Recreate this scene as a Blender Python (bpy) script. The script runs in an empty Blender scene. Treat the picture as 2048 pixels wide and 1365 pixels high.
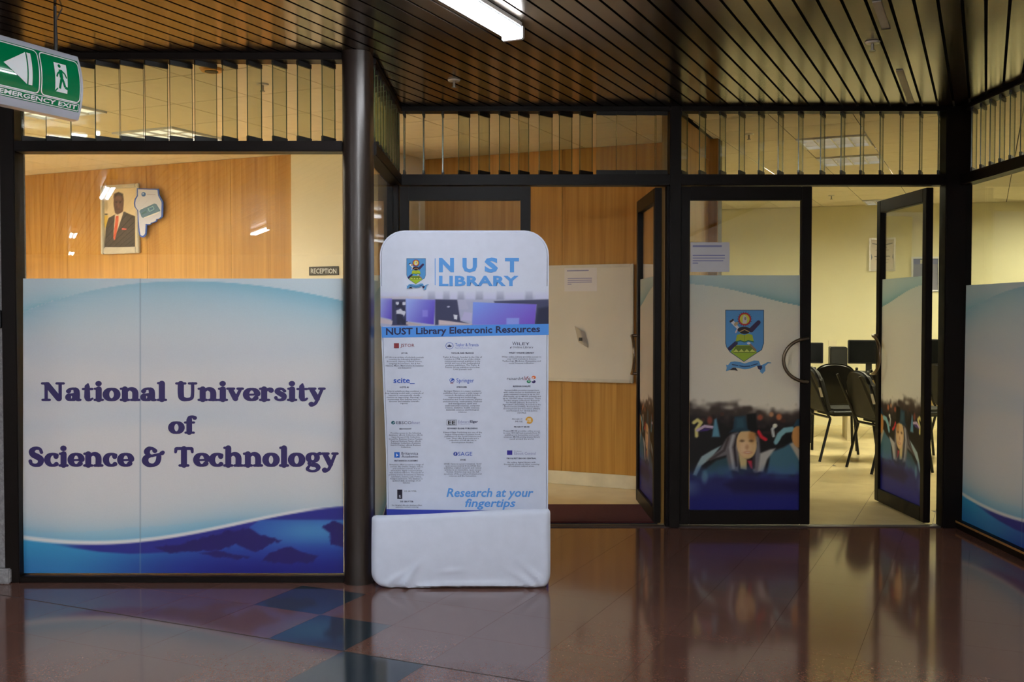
import bpy, bmesh, math, random
import numpy as np
from mathutils import Vector, Matrix
random.seed(7); rng = np.random.RandomState(3)
sc = bpy.context.scene
col = sc.collection
R = math.radians

# ------------------------------------------------------------------ camera
F = 2050.0; PITCH = R(1.51); CAMH = 1.313      # focal length in pixels of the 2048x1365 frame
cam = bpy.data.cameras.new('camera'); cam.sensor_width = 36.0; cam.lens = F / 2048 * 36.0
cam.clip_start = 0.05; cam.clip_end = 100
camo = bpy.data.objects.new('camera', cam); col.objects.link(camo)
camo.location = (0, 0, CAMH); camo.rotation_euler = (R(90) - PITCH, 0, 0)
sc.camera = camo
# ------------------------------------------------------------------ world, exposure, lamp strengths
w = bpy.data.worlds.new('world'); sc.world = w; w.use_nodes = True
w.node_tree.nodes['Background'].inputs[0].default_value = (0.75, 0.85, 1.0, 1)
w.node_tree.nodes['Background'].inputs[1].default_value = 0.05
sc.view_settings.view_transform = 'Standard'; sc.view_settings.look = 'None'
sc.view_settings.gamma = 1.0; sc.view_settings.exposure = 0.9
sc.view_settings.use_curve_mapping = False
TUBE_POWER = 45.0; TUBE_POWER_REAR = 225.0      # corridor fluorescent tubes: the one in view, those behind the camera, some added for light
TROFFER_LEFT_ADDED = 90.0; TROFFER_RIGHT_ADDED = 64.0; TROFFER_DIM = 0.5     # the ceiling lights in view are dim, the added unseen ones burn fully
try:
    sc.cycles.max_bounces = 9; sc.cycles.transparent_max_bounces = 32; sc.cycles.glossy_bounces = 5; sc.cycles.diffuse_bounces = 5; sc.cycles.adaptive_threshold = 0.03
    sc.cycles.caustics_reflective = False; sc.cycles.caustics_refractive = False
    sc.cycles.sample_clamp_indirect = 4.0
except Exception: pass

# ------------------------------------------------------------------ main dimensions (metres)
TH = R(24.8)                                   # slats, floor grid and rooms are turned by this angle
UD = Vector((math.cos(TH), -math.sin(TH)))     # grid direction: right and nearer
VD = Vector((math.sin(TH), math.cos(TH)))      # grid direction: right and farther
ZC = 2.575                                     # ceiling
YL = 5.02; YR = 6.30                           # left shop front, recessed shop front
XRET = -0.70; XR = 2.76                        # return beside the banner, right-hand shop front

# ------------------------------------------------------------------ pixel -> place helpers
def ray(px, py):
    x = (np.asarray(px, float) - 1024) / F; y = (682.5 - np.asarray(py, float)) / F
    return x, math.cos(PITCH) + y * math.sin(PITCH), -math.sin(PITCH) + y * math.cos(PITCH)
def on_z(px, py, z=0.0):
    dx, dy, dz = ray(px, py); t = (z - CAMH) / dz
    return Vector((float(dx * t), float(dy * t), z))
class Plane:
    """upright plane: local x runs to the viewer's right, y away from the viewer, z up"""
    def __init__(s, p0, a):
        s.p0 = p0; s.a = a; s.c = math.cos(a); s.s = math.sin(a)
    def hit(s, px, py):
        dx, dy, dz = ray(px, py)
        nx, ny = -s.s, s.c
        t = (nx * s.p0[0] + ny * s.p0[1]) / (nx * dx + ny * dy)
        X = dx * t; Y = dy * t
        return (X - s.p0[0]) * s.c + (Y - s.p0[1]) * s.s, CAMH + dz * t
    def u(s, px, py=682): return float(s.hit(px, py)[0])
    def z(s, px, py): return float(s.hit(px, py)[1])
    def world(s, u, y, z): return Vector((s.p0[0] + u * s.c - y * s.s, s.p0[1] + u * s.s + y * s.c, z))
PL = Plane((0, YL), 0); PR = Plane((0, YR), 0)
PRET = Plane((XRET, YL), R(90)); PRW = Plane((XR, YR), R(-90))

# ------------------------------------------------------------------ colour + materials
def lin(c):
    c = np.asarray(c, float) / 255.0
    return np.where(c <= 0.04045, c / 12.92, ((c + 0.055) / 1.055) ** 2.4)
def L4(c): return tuple(float(v) for v in lin(c)) + (1.0,)
def nt(name):
    m = bpy.data.materials.new(name); m.use_nodes = True
    t = m.node_tree; return m, t, t.nodes, t.links, t.nodes['Principled BSDF']
def pmat(name, rgb, rough=0.5, metal=0.0, var=0.10, scale=8.0, bump=0.0, bscale=60.0, spec=0.5, coat=0.0, stretch=(1, 1, 1), emit=None, es=0.0, space='Object'):
    m, t, N, K, b = nt(name)
    tc = N.new('ShaderNodeTexCoord'); mp = N.new('ShaderNodeMapping'); mp.inputs['Scale'].default_value = stretch
    K.new(tc.outputs[space], mp.inputs[0])
    nz = N.new('ShaderNodeTexNoise'); nz.inputs['Scale'].default_value = scale; nz.inputs['Detail'].default_value = 4
    K.new(mp.outputs[0], nz.inputs['Vector'])
    r = N.new('ShaderNodeValToRGB'); c = lin(rgb)
    r.color_ramp.elements[0].position = 0.3; r.color_ramp.elements[1].position = 0.7
    r.color_ramp.elements[0].color = tuple(float(x) for x in c * (1 - var)) + (1,)
    r.color_ramp.elements[1].color = tuple(float(x) for x in np.minimum(c * (1 + var), 1)) + (1,)
    K.new(nz.outputs['Fac'], r.inputs[0]); K.new(r.outputs[0], b.inputs['Base Color'])
    b.inputs['Roughness'].default_value = rough; b.inputs['Metallic'].default_value = metal
    b.inputs['Specular IOR Level'].default_value = spec; b.inputs['Coat Weight'].default_value = coat
    if bump:
        n2 = N.new('ShaderNodeTexNoise'); n2.inputs['Scale'].default_value = bscale; n2.inputs['Detail'].default_value = 5
        K.new(mp.outputs[0], n2.inputs['Vector'])
        bp = N.new('ShaderNodeBump'); bp.inputs['Strength'].default_value = bump; bp.inputs['Distance'].default_value = 0.01
        K.new(n2.outputs['Fac'], bp.inputs['Height']); K.new(bp.outputs[0], b.inputs['Normal'])
    if emit is not None:
        b.inputs['Emission Color'].default_value = L4(emit); b.inputs['Emission Strength'].default_value = es
    return m
def glass_mat(name, tint, k=1.0, rough=0.0):
    m, t, N, K, b = nt(name); N.remove(b); out = N['Material Output']
    tr = N.new('ShaderNodeBsdfTransparent'); gl = N.new('ShaderNodeBsdfGlossy'); mx = N.new('ShaderNodeMixShader')
    fr = N.new('ShaderNodeFresnel')
    ge = N.new('ShaderNodeNewGeometry'); io = N.new('ShaderNodeMapRange')      # same reflection on the way in and out of the pane
    io.inputs['To Min'].default_value = 1.5; io.inputs['To Max'].default_value = 1 / 1.5
    K.new(ge.outputs['Backfacing'], io.inputs[0]); K.new(io.outputs[0], fr.inputs[0])
    mu = N.new('ShaderNodeMath'); mu.operation = 'MULTIPLY'; mu.inputs[1].default_value = k
    tc = N.new('ShaderNodeTexCoord'); nz = N.new('ShaderNodeTexNoise'); nz.inputs['Scale'].default_value = 1.2
    K.new(tc.outputs['Object'], nz.inputs['Vector'])
    bp = N.new('ShaderNodeBump'); bp.inputs['Strength'].default_value = 0.02; bp.inputs['Distance'].default_value = 0.01
    K.new(nz.outputs['Fac'], bp.inputs['Height']); K.new(bp.outputs[0], gl.inputs['Normal'])
    tr.inputs[0].default_value = tuple(tint) + (1,); gl.inputs['Roughness'].default_value = rough
    gl.inputs[0].default_value = (1, 1, 1, 1)
    K.new(fr.outputs[0], mu.inputs[0]); K.new(mu.outputs[0], mx.inputs[0]); K.new(tr.outputs[0], mx.inputs[1]); K.new(gl.outputs[0], mx.inputs[2])
    K.new(mx.outputs[0], out.inputs[0]); return m
def print_mat(name, rough=0.45, transl=0.0, coat=0.0):
    """flat print: colours come from the mesh's own colour attribute, with a fine printed grain"""
    m, t, N, K, b = nt(name)
    at = N.new('ShaderNodeAttribute'); at.attribute_name = 'ink'
    tc = N.new('ShaderNodeTexCoord'); nz = N.new('ShaderNodeTexNoise'); nz.inputs['Scale'].default_value = 180
    K.new(tc.outputs['Object'], nz.inputs['Vector'])
    mr = N.new('ShaderNodeMapRange'); mr.inputs['To Min'].default_value = 0.96; mr.inputs['To Max'].default_value = 1.04
    K.new(nz.outputs['Fac'], mr.inputs[0])
    mu = N.new('ShaderNodeMix'); mu.data_type = 'RGBA'; mu.blend_type = 'MULTIPLY'; mu.inputs[0].default_value = 1
    K.new(at.outputs['Color'], mu.inputs[6]); K.new(mr.outputs[0], mu.inputs[7])
    K.new(mu.outputs[2], b.inputs['Base Color']); b.inputs['Roughness'].default_value = rough
    b.inputs['Coat Weight'].default_value = coat; b.inputs['Coat Roughness'].default_value = 0.1
    if transl:
        ts = N.new('ShaderNodeBsdfTranslucent'); mx = N.new('ShaderNodeMixShader'); mx.inputs[0].default_value = transl
        K.new(mu.outputs[2], ts.inputs[0]); K.new(b.outputs[0], mx.inputs[1]); K.new(ts.outputs[0], mx.inputs[2])
        K.new(mx.outputs[0], N['Material Output'].inputs[0])
    return m
def emit_mat(name, rgb, s):
    m, t, N, K, b = nt(name)
    tc = N.new('ShaderNodeTexCoord'); nz = N.new('ShaderNodeTexNoise'); nz.inputs['Scale'].default_value = 3
    K.new(tc.outputs['Object'], nz.inputs['Vector'])
    mr = N.new('ShaderNodeMapRange'); mr.inputs['To Min'].default_value = 0.8 * s; mr.inputs['To Max'].default_value = 1.05 * s
    K.new(nz.outputs['Fac'], mr.inputs[0]); K.new(mr.outputs[0], b.inputs['Emission Strength'])
    b.inputs['Emission Color'].default_value = tuple(rgb) + (1,); b.inputs['Base Color'].default_value = (.8, .8, .8, 1)
    return m
def wood_mat(name, rgb, dark):
    m, t, N, K, b = nt(name)
    tc = N.new('ShaderNodeTexCoord'); mp = N.new('ShaderNodeMapping'); mp.inputs['Scale'].default_value = (26, 26, 0.7)
    K.new(tc.outputs['Object'], mp.inputs[0])
    n1 = N.new('ShaderNodeTexNoise'); n1.inputs['Scale'].default_value = 1.0; n1.inputs['Detail'].default_value = 6; n1.inputs['Distortion'].default_value = 0.6
    K.new(mp.outputs[0], n1.inputs['Vector'])
    n2 = N.new('ShaderNodeTexNoise'); n2.inputs['Scale'].default_value = 0.8; K.new(tc.outputs['Object'], n2.inputs['Vector'])
    ad = N.new('ShaderNodeMath'); ad.operation = 'MULTIPLY_ADD'; ad.inputs[1].default_value = 0.35
    K.new(n2.outputs['Fac'], ad.inputs[0]); K.new(n1.outputs['Fac'], ad.inputs[2])
    r = N.new('ShaderNodeValToRGB'); r.color_ramp.elements[0].position = 0.45; r.color_ramp.elements[1].position = 0.85
    r.color_ramp.elements[0].color = L4(dark); r.color_ramp.elements[1].color = L4(rgb)
    K.new(ad.outputs[0], r.inputs[0]); K.new(r.outputs[0], b.inputs['Base Color']); b.inputs['Roughness'].default_value = 0.38
    return m
def terrazzo_mat(name, base, chips, rough):
    m, t, N, K, b = nt(name)
    tc = N.new('ShaderNodeTexCoord'); oi = N.new('ShaderNodeObjectInfo')
    vo = N.new('ShaderNodeTexVoronoi'); vo.inputs['Scale'].default_value = 210; K.new(tc.outputs['Object'], vo.inputs['Vector'])
    r = N.new('ShaderNodeValToRGB'); E_ = r.color_ramp.elements
    E_[0].position = 0; E_[0].color = L4(base); E_[1].position = 1; E_[1].color = L4(chips[-1])
    for k, c in enumerate(chips[:-1]):
        e = E_.new(0.35 + 0.4 * k / max(1, len(chips) - 1)); e.color = L4(c)
    sp = N.new('ShaderNodeSeparateColor'); K.new(vo.outputs['Color'], sp.inputs[0]); K.new(sp.outputs[0], r.inputs[0])
    n2 = N.new('ShaderNodeTexNoise'); n2.inputs['Scale'].default_value = 2.2; K.new(tc.outputs['Object'], n2.inputs['Vector'])
    ad = N.new('ShaderNodeMath'); ad.operation = 'ADD'; K.new(n2.outputs['Fac'], ad.inputs[0]); K.new(oi.outputs['Random'], ad.inputs[1])
    mr = N.new('ShaderNodeMapRange'); mr.inputs['From Max'].default_value = 2; mr.inputs['To Min'].default_value = 0.82; mr.inputs['To Max'].default_value = 1.18
    K.new(ad.outputs[0], mr.inputs[0])
    mu = N.new('ShaderNodeMix'); mu.data_type = 'RGBA'; mu.blend_type = 'MULTIPLY'; mu.inputs[0].default_value = 1
    K.new(r.outputs[0], mu.inputs[6]); K.new(mr.outputs[0], mu.inputs[7]); K.new(mu.outputs[2], b.inputs['Base Color'])
    b.inputs['Roughness'].default_value = rough; b.inputs['Specular IOR Level'].default_value = 0.95
    nb = N.new('ShaderNodeTexNoise'); nb.inputs['Scale'].default_value = 3.0; K.new(tc.outputs['Object'], nb.inputs['Vector'])
    bp = N.new('ShaderNodeBump'); bp.inputs['Strength'].default_value = 0.04; bp.inputs['Distance'].default_value = 0.01
    K.new(nb.outputs['Fac'], bp.inputs['Height']); K.new(bp.outputs[0], b.inputs['Normal'])
    return m
M = {}
M['frame'] = pmat('bronze_anodised_metal', (44, 34, 29), 0.32, 0.2, 0.12, 3, spec=0.5, stretch=(8, 8, 0.6))
M['frame_dark'] = pmat('black_brown_metal', (19, 12, 9), 0.45, 0.0, 0.12, 4, spec=0.13)
M['clip'] = pmat('black_plastic_clip', (22, 20, 18), 0.6)
M['slat'] = pmat('brown_metal_slat', (110, 96, 82), 0.2, 0.9, 0.08, 1.2, stretch=(0.3, 6, 1))
M['void'] = pmat('black_void', (10, 9, 8), 0.9)
M['glass'] = glass_mat('clear_glass', (0.95, 0.96, 0.94), 1.1)
M['blade'] = glass_mat('louvre_glass', (0.86, 0.885, 0.82), 0.55)
M['blade_edge'] = pmat('green_glass_edge', (78, 92, 70), 0.2, 0, 0.2, 20)
M['wood'] = wood_mat('wood_veneer', (188, 142, 70), (156, 108, 44))
M['wood_trim'] = wood_mat('wood_trim', (176, 126, 66), (140, 96, 46))
M['cream'] = pmat('cream_paint', (236, 228, 204), 0.6, 0, 0.03, 2, bump=0.05, bscale=90)
M['cream_right'] = pmat('pale_yellow_paint', (230, 224, 188), 0.6, 0, 0.03, 2, bump=0.05, bscale=90)
M['tile_ceiling'] = pmat('ceiling_tile', (230, 220, 198), 0.8, 0, 0.03, 14, bump=0.06, bscale=160)
M['plaster'] = pmat('grey_rough_plaster', (150, 146, 146), 0.9, 0, 0.22, 60, bump=0.8, bscale=150)
M['terrazzo'] = terrazzo_mat('brown_terrazzo', (102, 67, 56), [(108, 74, 63), (95, 61, 51), (116, 82, 70), (104, 70, 59)], 0.1)
M['terrazzo_dark'] = terrazzo_mat('slate_terrazzo', (38, 48, 56), [(46, 56, 64), (30, 40, 48), (56, 66, 74), (40, 50, 58)], 0.1)
M['floor_cream'] = pmat('cream_floor_tile', (214, 196, 152), 0.16, 0, 0.06, 5, spec=0.5)
M['joint'] = pmat('dark_joint', (54, 42, 38), 0.6)
M['white_base'] = pmat('white_skirting', (214, 206, 180), 0.5)
M['mat_red'] = pmat('maroon_mat', (72, 15, 18), 0.95, 0, 0.25, 220, bump=0.6, bscale=400)
M['steel'] = pmat('brushed_steel', (150, 146, 138), 0.3, 0.9, 0.08, 30)
M['handle'] = pmat('aged_bronze_handle', (110, 96, 80), 0.3, 0.85, 0.1, 30)
M['aluminium'] = pmat('silver_frame', (208, 204, 194), 0.35, 0.4, 0.05, 20)
M['whiteboard'] = pmat('whiteboard_face', (214, 208, 196), 0.35, 0, 0.03, 3)
M['paper'] = pmat('paper', (222, 218, 220), 0.7, 0, 0.02, 12)
M['print'] = print_mat('vinyl_print', 0.38, 0.12)
M['print_door'] = print_mat('door_vinyl_print', 0.42, 0.45)
M['print_flat'] = print_mat('flat_print', 0.55)
M['fabric'] = pmat('white_stretch_fabric', (218, 222, 238), 0.75, 0, 0.025, 18, bump=0.08, bscale=500)
M['print_fabric'] = print_mat('fabric_print', 0.8)
M['ink_navy'] = pmat('navy_vinyl_lettering', (44, 30, 92), 0.4, 0, 0.05, 10)
M['ink_blue'] = pmat('sky_blue_ink', (92, 158, 228), 0.7, 0, 0.04, 10)
M['ink_dark'] = pmat('dark_ink', (34, 34, 78), 0.7, 0, 0.04, 10)
M['ink_grey'] = pmat('grey_ink', (66, 66, 90), 0.75, 0, 0.04, 10)
M['ink_black'] = pmat('black_ink', (36, 36, 40), 0.7, 0, 0.04, 10)
M['ink_royal'] = pmat('royal_blue_ink', (52, 92, 190), 0.7, 0, 0.04, 10)
M['ink_red'] = pmat('dark_red_ink', (140, 50, 56), 0.7, 0, 0.04, 10)
M['ink_lilac'] = pmat('lilac_ink', (150, 150, 190), 0.7, 0, 0.04, 10)
M['ink_white'] = pmat('white_ink', (226, 228, 228), 0.5, 0, 0.03, 10)
M['sign_body'] = pmat('silver_sign_housing', (196, 196, 206), 0.3, 0.3, 0.04, 10)
M['sign_green'] = pmat('green_acrylic_sheet', (0, 112, 66), 0.07, 0, 0.05, 4, spec=0.7)
M['cable'] = pmat('dark_cable', (40, 36, 34), 0.5)
M['black_fabric'] = pmat('black_upholstery', (15, 16, 15), 0.55, 0, 0.25, 40, bump=0.2, bscale=300)
M['black_vinyl'] = pmat('black_leatherette', (14, 14, 15), 0.3, 0, 0.2, 20)
M['black_metal'] = pmat('black_metal', (24, 23, 22), 0.35, 0.4, 0.1, 20)
M['black_plastic'] = pmat('black_plastic', (20, 20, 20), 0.4)
M['screen'] = pmat('dark_screen', (12, 13, 13), 0.18)
M['desk'] = pmat('pale_laminate', (206, 194, 160), 0.45, 0, 0.04, 6)
M['tube'] = emit_mat('fluorescent_tube', (0.86, 0.93, 1.0), TUBE_POWER)
M['tube_rear'] = emit_mat('fluorescent_tube_rear', (0.86, 0.93, 1.0), TUBE_POWER_REAR)
M['troffer_dim_l'] = emit_mat('troffer_diffuser_soft', (1.0, 0.95, 0.82), TROFFER_DIM)
M['fitting'] = pmat('white_fitting', (222, 224, 228), 0.35)
M['troffer_added_l'] = emit_mat('added_diffuser_warm', (1.0, 0.93, 0.79), TROFFER_LEFT_ADDED)
M['troffer_added_r'] = emit_mat('added_diffuser_yellow', (1.0, 0.96, 0.67), TROFFER_RIGHT_ADDED)
M['troffer_dim'] = emit_mat('troffer_diffuser_dim', (1.0, 0.95, 0.80), TROFFER_DIM)
M['strip'] = pmat('pale_strip_face', (170, 160, 146), 0.5)
M['orange_ring'] = pmat('amber_ring', (206, 150, 74), 0.4)

# ------------------------------------------------------------------ object helpers
def obj(name, me, parent=None, kind=None):
    o = bpy.data.objects.new(name, me); col.objects.link(o)
    if parent is not None: o.parent = parent
    if kind: o['kind'] = kind
    return o
def tag(o, label, cat, group=None, kind=None):
    o['label'] = label; o['category'] = cat
    if group: o['group'] = group
    if kind: o['kind'] = kind
    return o
def thing(name, label, cat, loc=(0, 0, 0), rz=0.0, group=None, kind=None):
    o = bpy.data.objects.new(name, None); col.objects.link(o)
    o.empty_display_size = 0.1; o.location = loc; o.rotation_euler = (0, 0, rz)
    return tag(o, label, cat, group, kind)
def plane_thing(P, name, label, cat, u=0.0, z=0.0, y=0.0, group=None, kind=None):
    return thing(name, label, cat, P.world(u, y, z), P.a, group, kind)
class MB:
    def __init__(s, off=(0, 0, 0)): s.v = []; s.f = []; s.mi = []; s.off = Vector(off); s.m = 0
    def add(s, vs, fs):
        b = len(s.v); s.v += [tuple(Vector(p) - s.off) for p in vs]; s.f += [tuple(i + b for i in f) for f in fs]; s.mi += [s.m] * len(fs)
        return s
    def box(s, x0, x1, y0, y1, z0, z1):
        return s.add([(x0, y0, z0), (x1, y0, z0), (x1, y1, z0), (x0, y1, z0), (x0, y0, z1), (x1, y0, z1), (x1, y1, z1), (x0, y1, z1)],
              [(0, 3, 2, 1), (4, 5, 6, 7), (0, 1, 5, 4), (1, 2, 6, 5), (2, 3, 7, 6), (3, 0, 4, 7)])
    def prism(s, pts, y0, y1):            # outline in (x,z), extruded along y
        n = len(pts)
        s.add([(p[0], y0, p[1]) for p in pts] + [(p[0], y1, p[1]) for p in pts],
              [tuple(range(n)), tuple(range(2 * n - 1, n - 1, -1))] + [(i, i + n, (i + 1) % n + n, (i + 1) % n) for i in range(n)])
        return s
    def slab(s, pts, z0, z1):             # outline in (x,y), extruded up
        n = len(pts)
        return s.add([(p[0], p[1], z0) for p in pts] + [(p[0], p[1], z1) for p in pts],
              [tuple(range(n - 1, -1, -1)), tuple(range(n, 2 * n))] + [(i, (i + 1) % n, (i + 1) % n + n, i + n) for i in range(n)])
    def tube(s, path, r, seg=8, cap=True, close=False):
        pts = [Vector(p) for p in path]; n = len(pts); rr = r if isinstance(r, (list, tuple)) else [r] * n
        vs = []; fs = []; prev = None
        for i, p in enumerate(pts):
            if close: d = pts[(i + 1) % n] - pts[i - 1]
            else: d = (pts[min(i + 1, n - 1)] - pts[max(i - 1, 0)])
            d.normalize()
            a = prev if prev is not None else (Vector((0, 0, 1)) if abs(d.z) < 0.9 else Vector((1, 0, 0)))
            a = (a - d * a.dot(d)).normalized(); prev = a; b = d.cross(a)
            for k in range(seg):
                q = 2 * math.pi * k / seg; vs.append(p + (a * math.cos(q) + b * math.sin(q)) * rr[i])
        for i in range(n if close else n - 1):
            j = (i + 1) % n
            for k in range(seg): fs.append((i * seg + k, i * seg + (k + 1) % seg, j * seg + (k + 1) % seg, j * seg + k))
        if cap and not close: fs += [tuple(range(seg - 1, -1, -1)), tuple((n - 1) * seg + k for k in range(seg))]
        return s.add(vs, fs)
    def disc(s, c, r, h, seg=20, r2=None):   # upright cylinder/cone from c downwards by h
        r2 = r if r2 is None else r2
        vs = [(c[0] + r * math.cos(2 * math.pi * k / seg), c[1] + r * math.sin(2 * math.pi * k / seg), c[2]) for k in range(seg)]
        vs += [(c[0] + r2 * math.cos(2 * math.pi * k / seg), c[1] + r2 * math.sin(2 * math.pi * k / seg), c[2] - h) for k in range(seg)]
        return s.add(vs, [tuple(range(seg)), tuple(range(2 * seg - 1, seg - 1, -1))] + [(k, k + seg, (k + 1) % seg + seg, (k + 1) % seg) for k in range(seg)])
    def mesh(s, name, mats, smooth=False):
        me = bpy.data.meshes.new(name); me.from_pydata(s.v, [], s.f)
        for m in (mats if isinstance(mats, (list, tuple)) else [mats]): me.materials.append(m)
        me.polygons.foreach_set('material_index', s.mi)
        bm = bmesh.new(); bm.from_mesh(me); bmesh.ops.recalc_face_normals(bm, faces=bm.faces); bm.to_mesh(me); bm.free()
        if smooth: me.polygons.foreach_set('use_smooth', [True] * len(me.polygons)); me.set_sharp_from_angle(angle=R(40))
        me.update(); return me
    def build(s, name, mats, parent=None, smooth=False, bevel=0.0, seg=2, kind=None):
        me = s.mesh(name, mats, smooth)
        if bevel:
            bm = bmesh.new(); bm.from_mesh(me)
            ed = [e for e in bm.edges if len(e.link_faces) == 2 and e.calc_face_angle(0) > R(30)]
            bmesh.ops.bevel(bm, geom=ed, offset=bevel, segments=seg, affect='EDGES', clamp_overlap=True); bm.to_mesh(me); bm.free()
            me.polygons.foreach_set('use_smooth', [True] * len(me.polygons)); me.set_sharp_from_angle(angle=R(35))
        return obj(name, me, parent, kind)
def clip_poly(poly, a, b):               # keep the part left of a->b (Sutherland-Hodgman, 2D)
    out = []; a = Vector(a); b = Vector(b); n = Vector((-(b - a).y, (b - a).x))
    for i in range(len(poly)):
        p, q = Vector(poly[i]), Vector(poly[(i + 1) % len(poly)])
        dp, dq = (p - a).dot(n), (q - a).dot(n)
        if dp >= 0: out.append(p)
        if (dp >= 0) != (dq >= 0): out.append(p + (q - p) * (dp / (dp - dq)))
    return out
def clip_to(poly, region):               # region: convex, counter-clockwise
    for i in range(len(region)):
        poly = clip_poly(poly, region[i], region[(i + 1) % len(region)])
        if len(poly) < 3: return []
    return poly
def area2(p): return abs(sum(p[i][0] * p[(i + 1) % len(p)][1] - p[(i + 1) % len(p)][0] * p[i][1] for i in range(len(p)))) / 2

# ---- flat vector print: stacked shapes in one mesh, colour attribute 'ink'
class Ink:
    def __init__(s): s.v = []; s.f = []; s.c = []; s.k = 0
    def poly(s, pts, rgb):
        b = len(s.v); s.v += [(p[0], p[1], s.k) for p in pts]; s.f.append(tuple(range(b, b + len(pts)))); s.c += [rgb] * len(pts); s.k += 1
    def ell(s, cx, cy, rx, ry, rgb, n=24, rot=0): s.poly([(cx + rx * math.cos(t) * math.cos(rot) - ry * math.sin(t) * math.sin(rot), cy + rx * math.cos(t) * math.sin(rot) + ry * math.sin(t) * math.cos(rot)) for t in [2 * math.pi * i / n for i in range(n)]], rgb)
    def cap(s, x0, y0, x1, y1, r, rgb, r2=None):
        r2 = r if r2 is None else r2; a = math.atan2(y1 - y0, x1 - x0)
        pts = [(x0 + r * math.cos(a + math.pi / 2 + t), y0 + r * math.sin(a + math.pi / 2 + t)) for t in [math.pi * i / 6 for i in range(7)]]
        pts += [(x1 + r2 * math.cos(a - math.pi / 2 + t), y1 + r2 * math.sin(a - math.pi / 2 + t)) for t in [math.pi * i / 6 for i in range(7)]]
        s.poly(pts, rgb)
    def build(s, name, mapf, mat, parent, y0, dy=0.0003):
        vs = []
        for x, y, k in s.v:
            u, z = mapf(x, y); vs.append((u, y0 - dy * k, z))
        me = bpy.data.meshes.new(name); me.from_pydata(vs, [], s.f); me.materials.append(mat)
        at = me.color_attributes.new('ink', 'FLOAT_COLOR', 'POINT')
        c = np.ones((len(vs), 4)); c[:, :3] = lin(np.array(s.c)); at.data.foreach_set('color', c.ravel().astype(np.float32))
        return obj(name, me, parent)
# ---- continuous-tone print: a fine grid whose vertices carry the ink colour
def sm(a, b, x): t = np.clip((x - a) / (b - a), 0, 1); return t * t * (3 - 2 * t)
def mixc(img, rgb, m):
    m = np.clip(m, 0, 1)[..., None]; img[...] = img * (1 - m) + np.asarray(rgb, float) * m
def lerpc(a, b, t): t = np.clip(t, 0, 1)[..., None]; return np.asarray(a, float) * (1 - t) + np.asarray(b, float) * t
def m_ell(X, Y, cx, cy, rx, ry, soft=0.15, rot=0):
    x = X - cx; y = Y - cy; c, s_ = math.cos(rot), math.sin(rot)
    d = np.sqrt(((x * c + y * s_) / rx) ** 2 + ((-x * s_ + y * c) / ry) ** 2); return 1 - sm(1 - soft, 1 + soft, d)
def m_poly(X, Y, pts, soft=3.0):
    ins = np.zeros(X.shape, bool); dist = np.full(X.shape, 1e9); n = len(pts)
    for i in range(n):
        x0, y0 = pts[i]; x1, y1 = pts[(i + 1) % n]; ex, ey = x1 - x0, y1 - y0
        t = np.clip(((X - x0) * ex + (Y - y0) * ey) / (ex * ex + ey * ey + 1e-9), 0, 1)
        dist = np.minimum(dist, np.hypot(X - x0 - t * ex, Y - y0 - t * ey))
        if y0 != y1: ins ^= ((y0 > Y) != (y1 > Y)) & (X < (x1 - x0) * (Y - y0) / (y1 - y0) + x0)
    d = np.where(ins, dist, -dist); return sm(-soft, soft, d)
def m_line(X, Y, pts, r, soft=2.0):
    dist = np.full(X.shape, 1e9)
    for (x0, y0), (x1, y1) in zip(pts[:-1], pts[1:]):
        ex, ey = x1 - x0, y1 - y0; t = np.clip(((X - x0) * ex + (Y - y0) * ey) / (ex * ex + ey * ey + 1e-9), 0, 1)
        dist = np.minimum(dist, np.hypot(X - x0 - t * ex, Y - y0 - t * ey))
    return 1 - sm(r - soft, r + soft, dist)
def vnoise(X, Y, s, seed=0):
    rs = np.random.RandomState(seed); T = rs.rand(64, 64); x = X / s; y = Y / s
    xi = np.floor(x).astype(int); yi = np.floor(y).astype(int); fx = x - xi; fy = y - yi; fx = fx * fx * (3 - 2 * fx); fy = fy * fy * (3 - 2 * fy)
    g = lambda a, b: T[a % 64, b % 64]
    return (g(xi, yi) * (1 - fx) + g(xi + 1, yi) * fx) * (1 - fy) + (g(xi, yi + 1) * (1 - fx) + g(xi + 1, yi + 1) * fx) * fy
def tone_mesh(name, x0, x1, y0, y1, nx, ny, paint, mapf, mat, yoff):
    gx = np.linspace(x0, x1, nx); gy = np.linspace(y0, y1, ny); X, Y = np.meshgrid(gx, gy)
    img = paint(X, Y); u, z = mapf(X, Y)
    V = np.stack([u, np.full(u.shape, yoff), z], -1).reshape(-1, 3)
    idx = np.arange(nx * ny).reshape(ny, nx)
    fc = np.stack([idx[1:, :-1], idx[1:, 1:], idx[:-1, 1:], idx[:-1, :-1]], -1).reshape(-1, 4)
    me = bpy.data.meshes.new(name); me.from_pydata(V.tolist(), [], fc.tolist()); me.materials.append(mat)
    at = me.color_attributes.new('ink', 'FLOAT_COLOR', 'POINT')
    c = np.ones((nx * ny, 4)); c[:, :3] = lin(np.clip(img, 0, 255)).reshape(-1, 3)
    at.data.foreach_set('color', c.ravel().astype(np.float32)); return me

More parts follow.
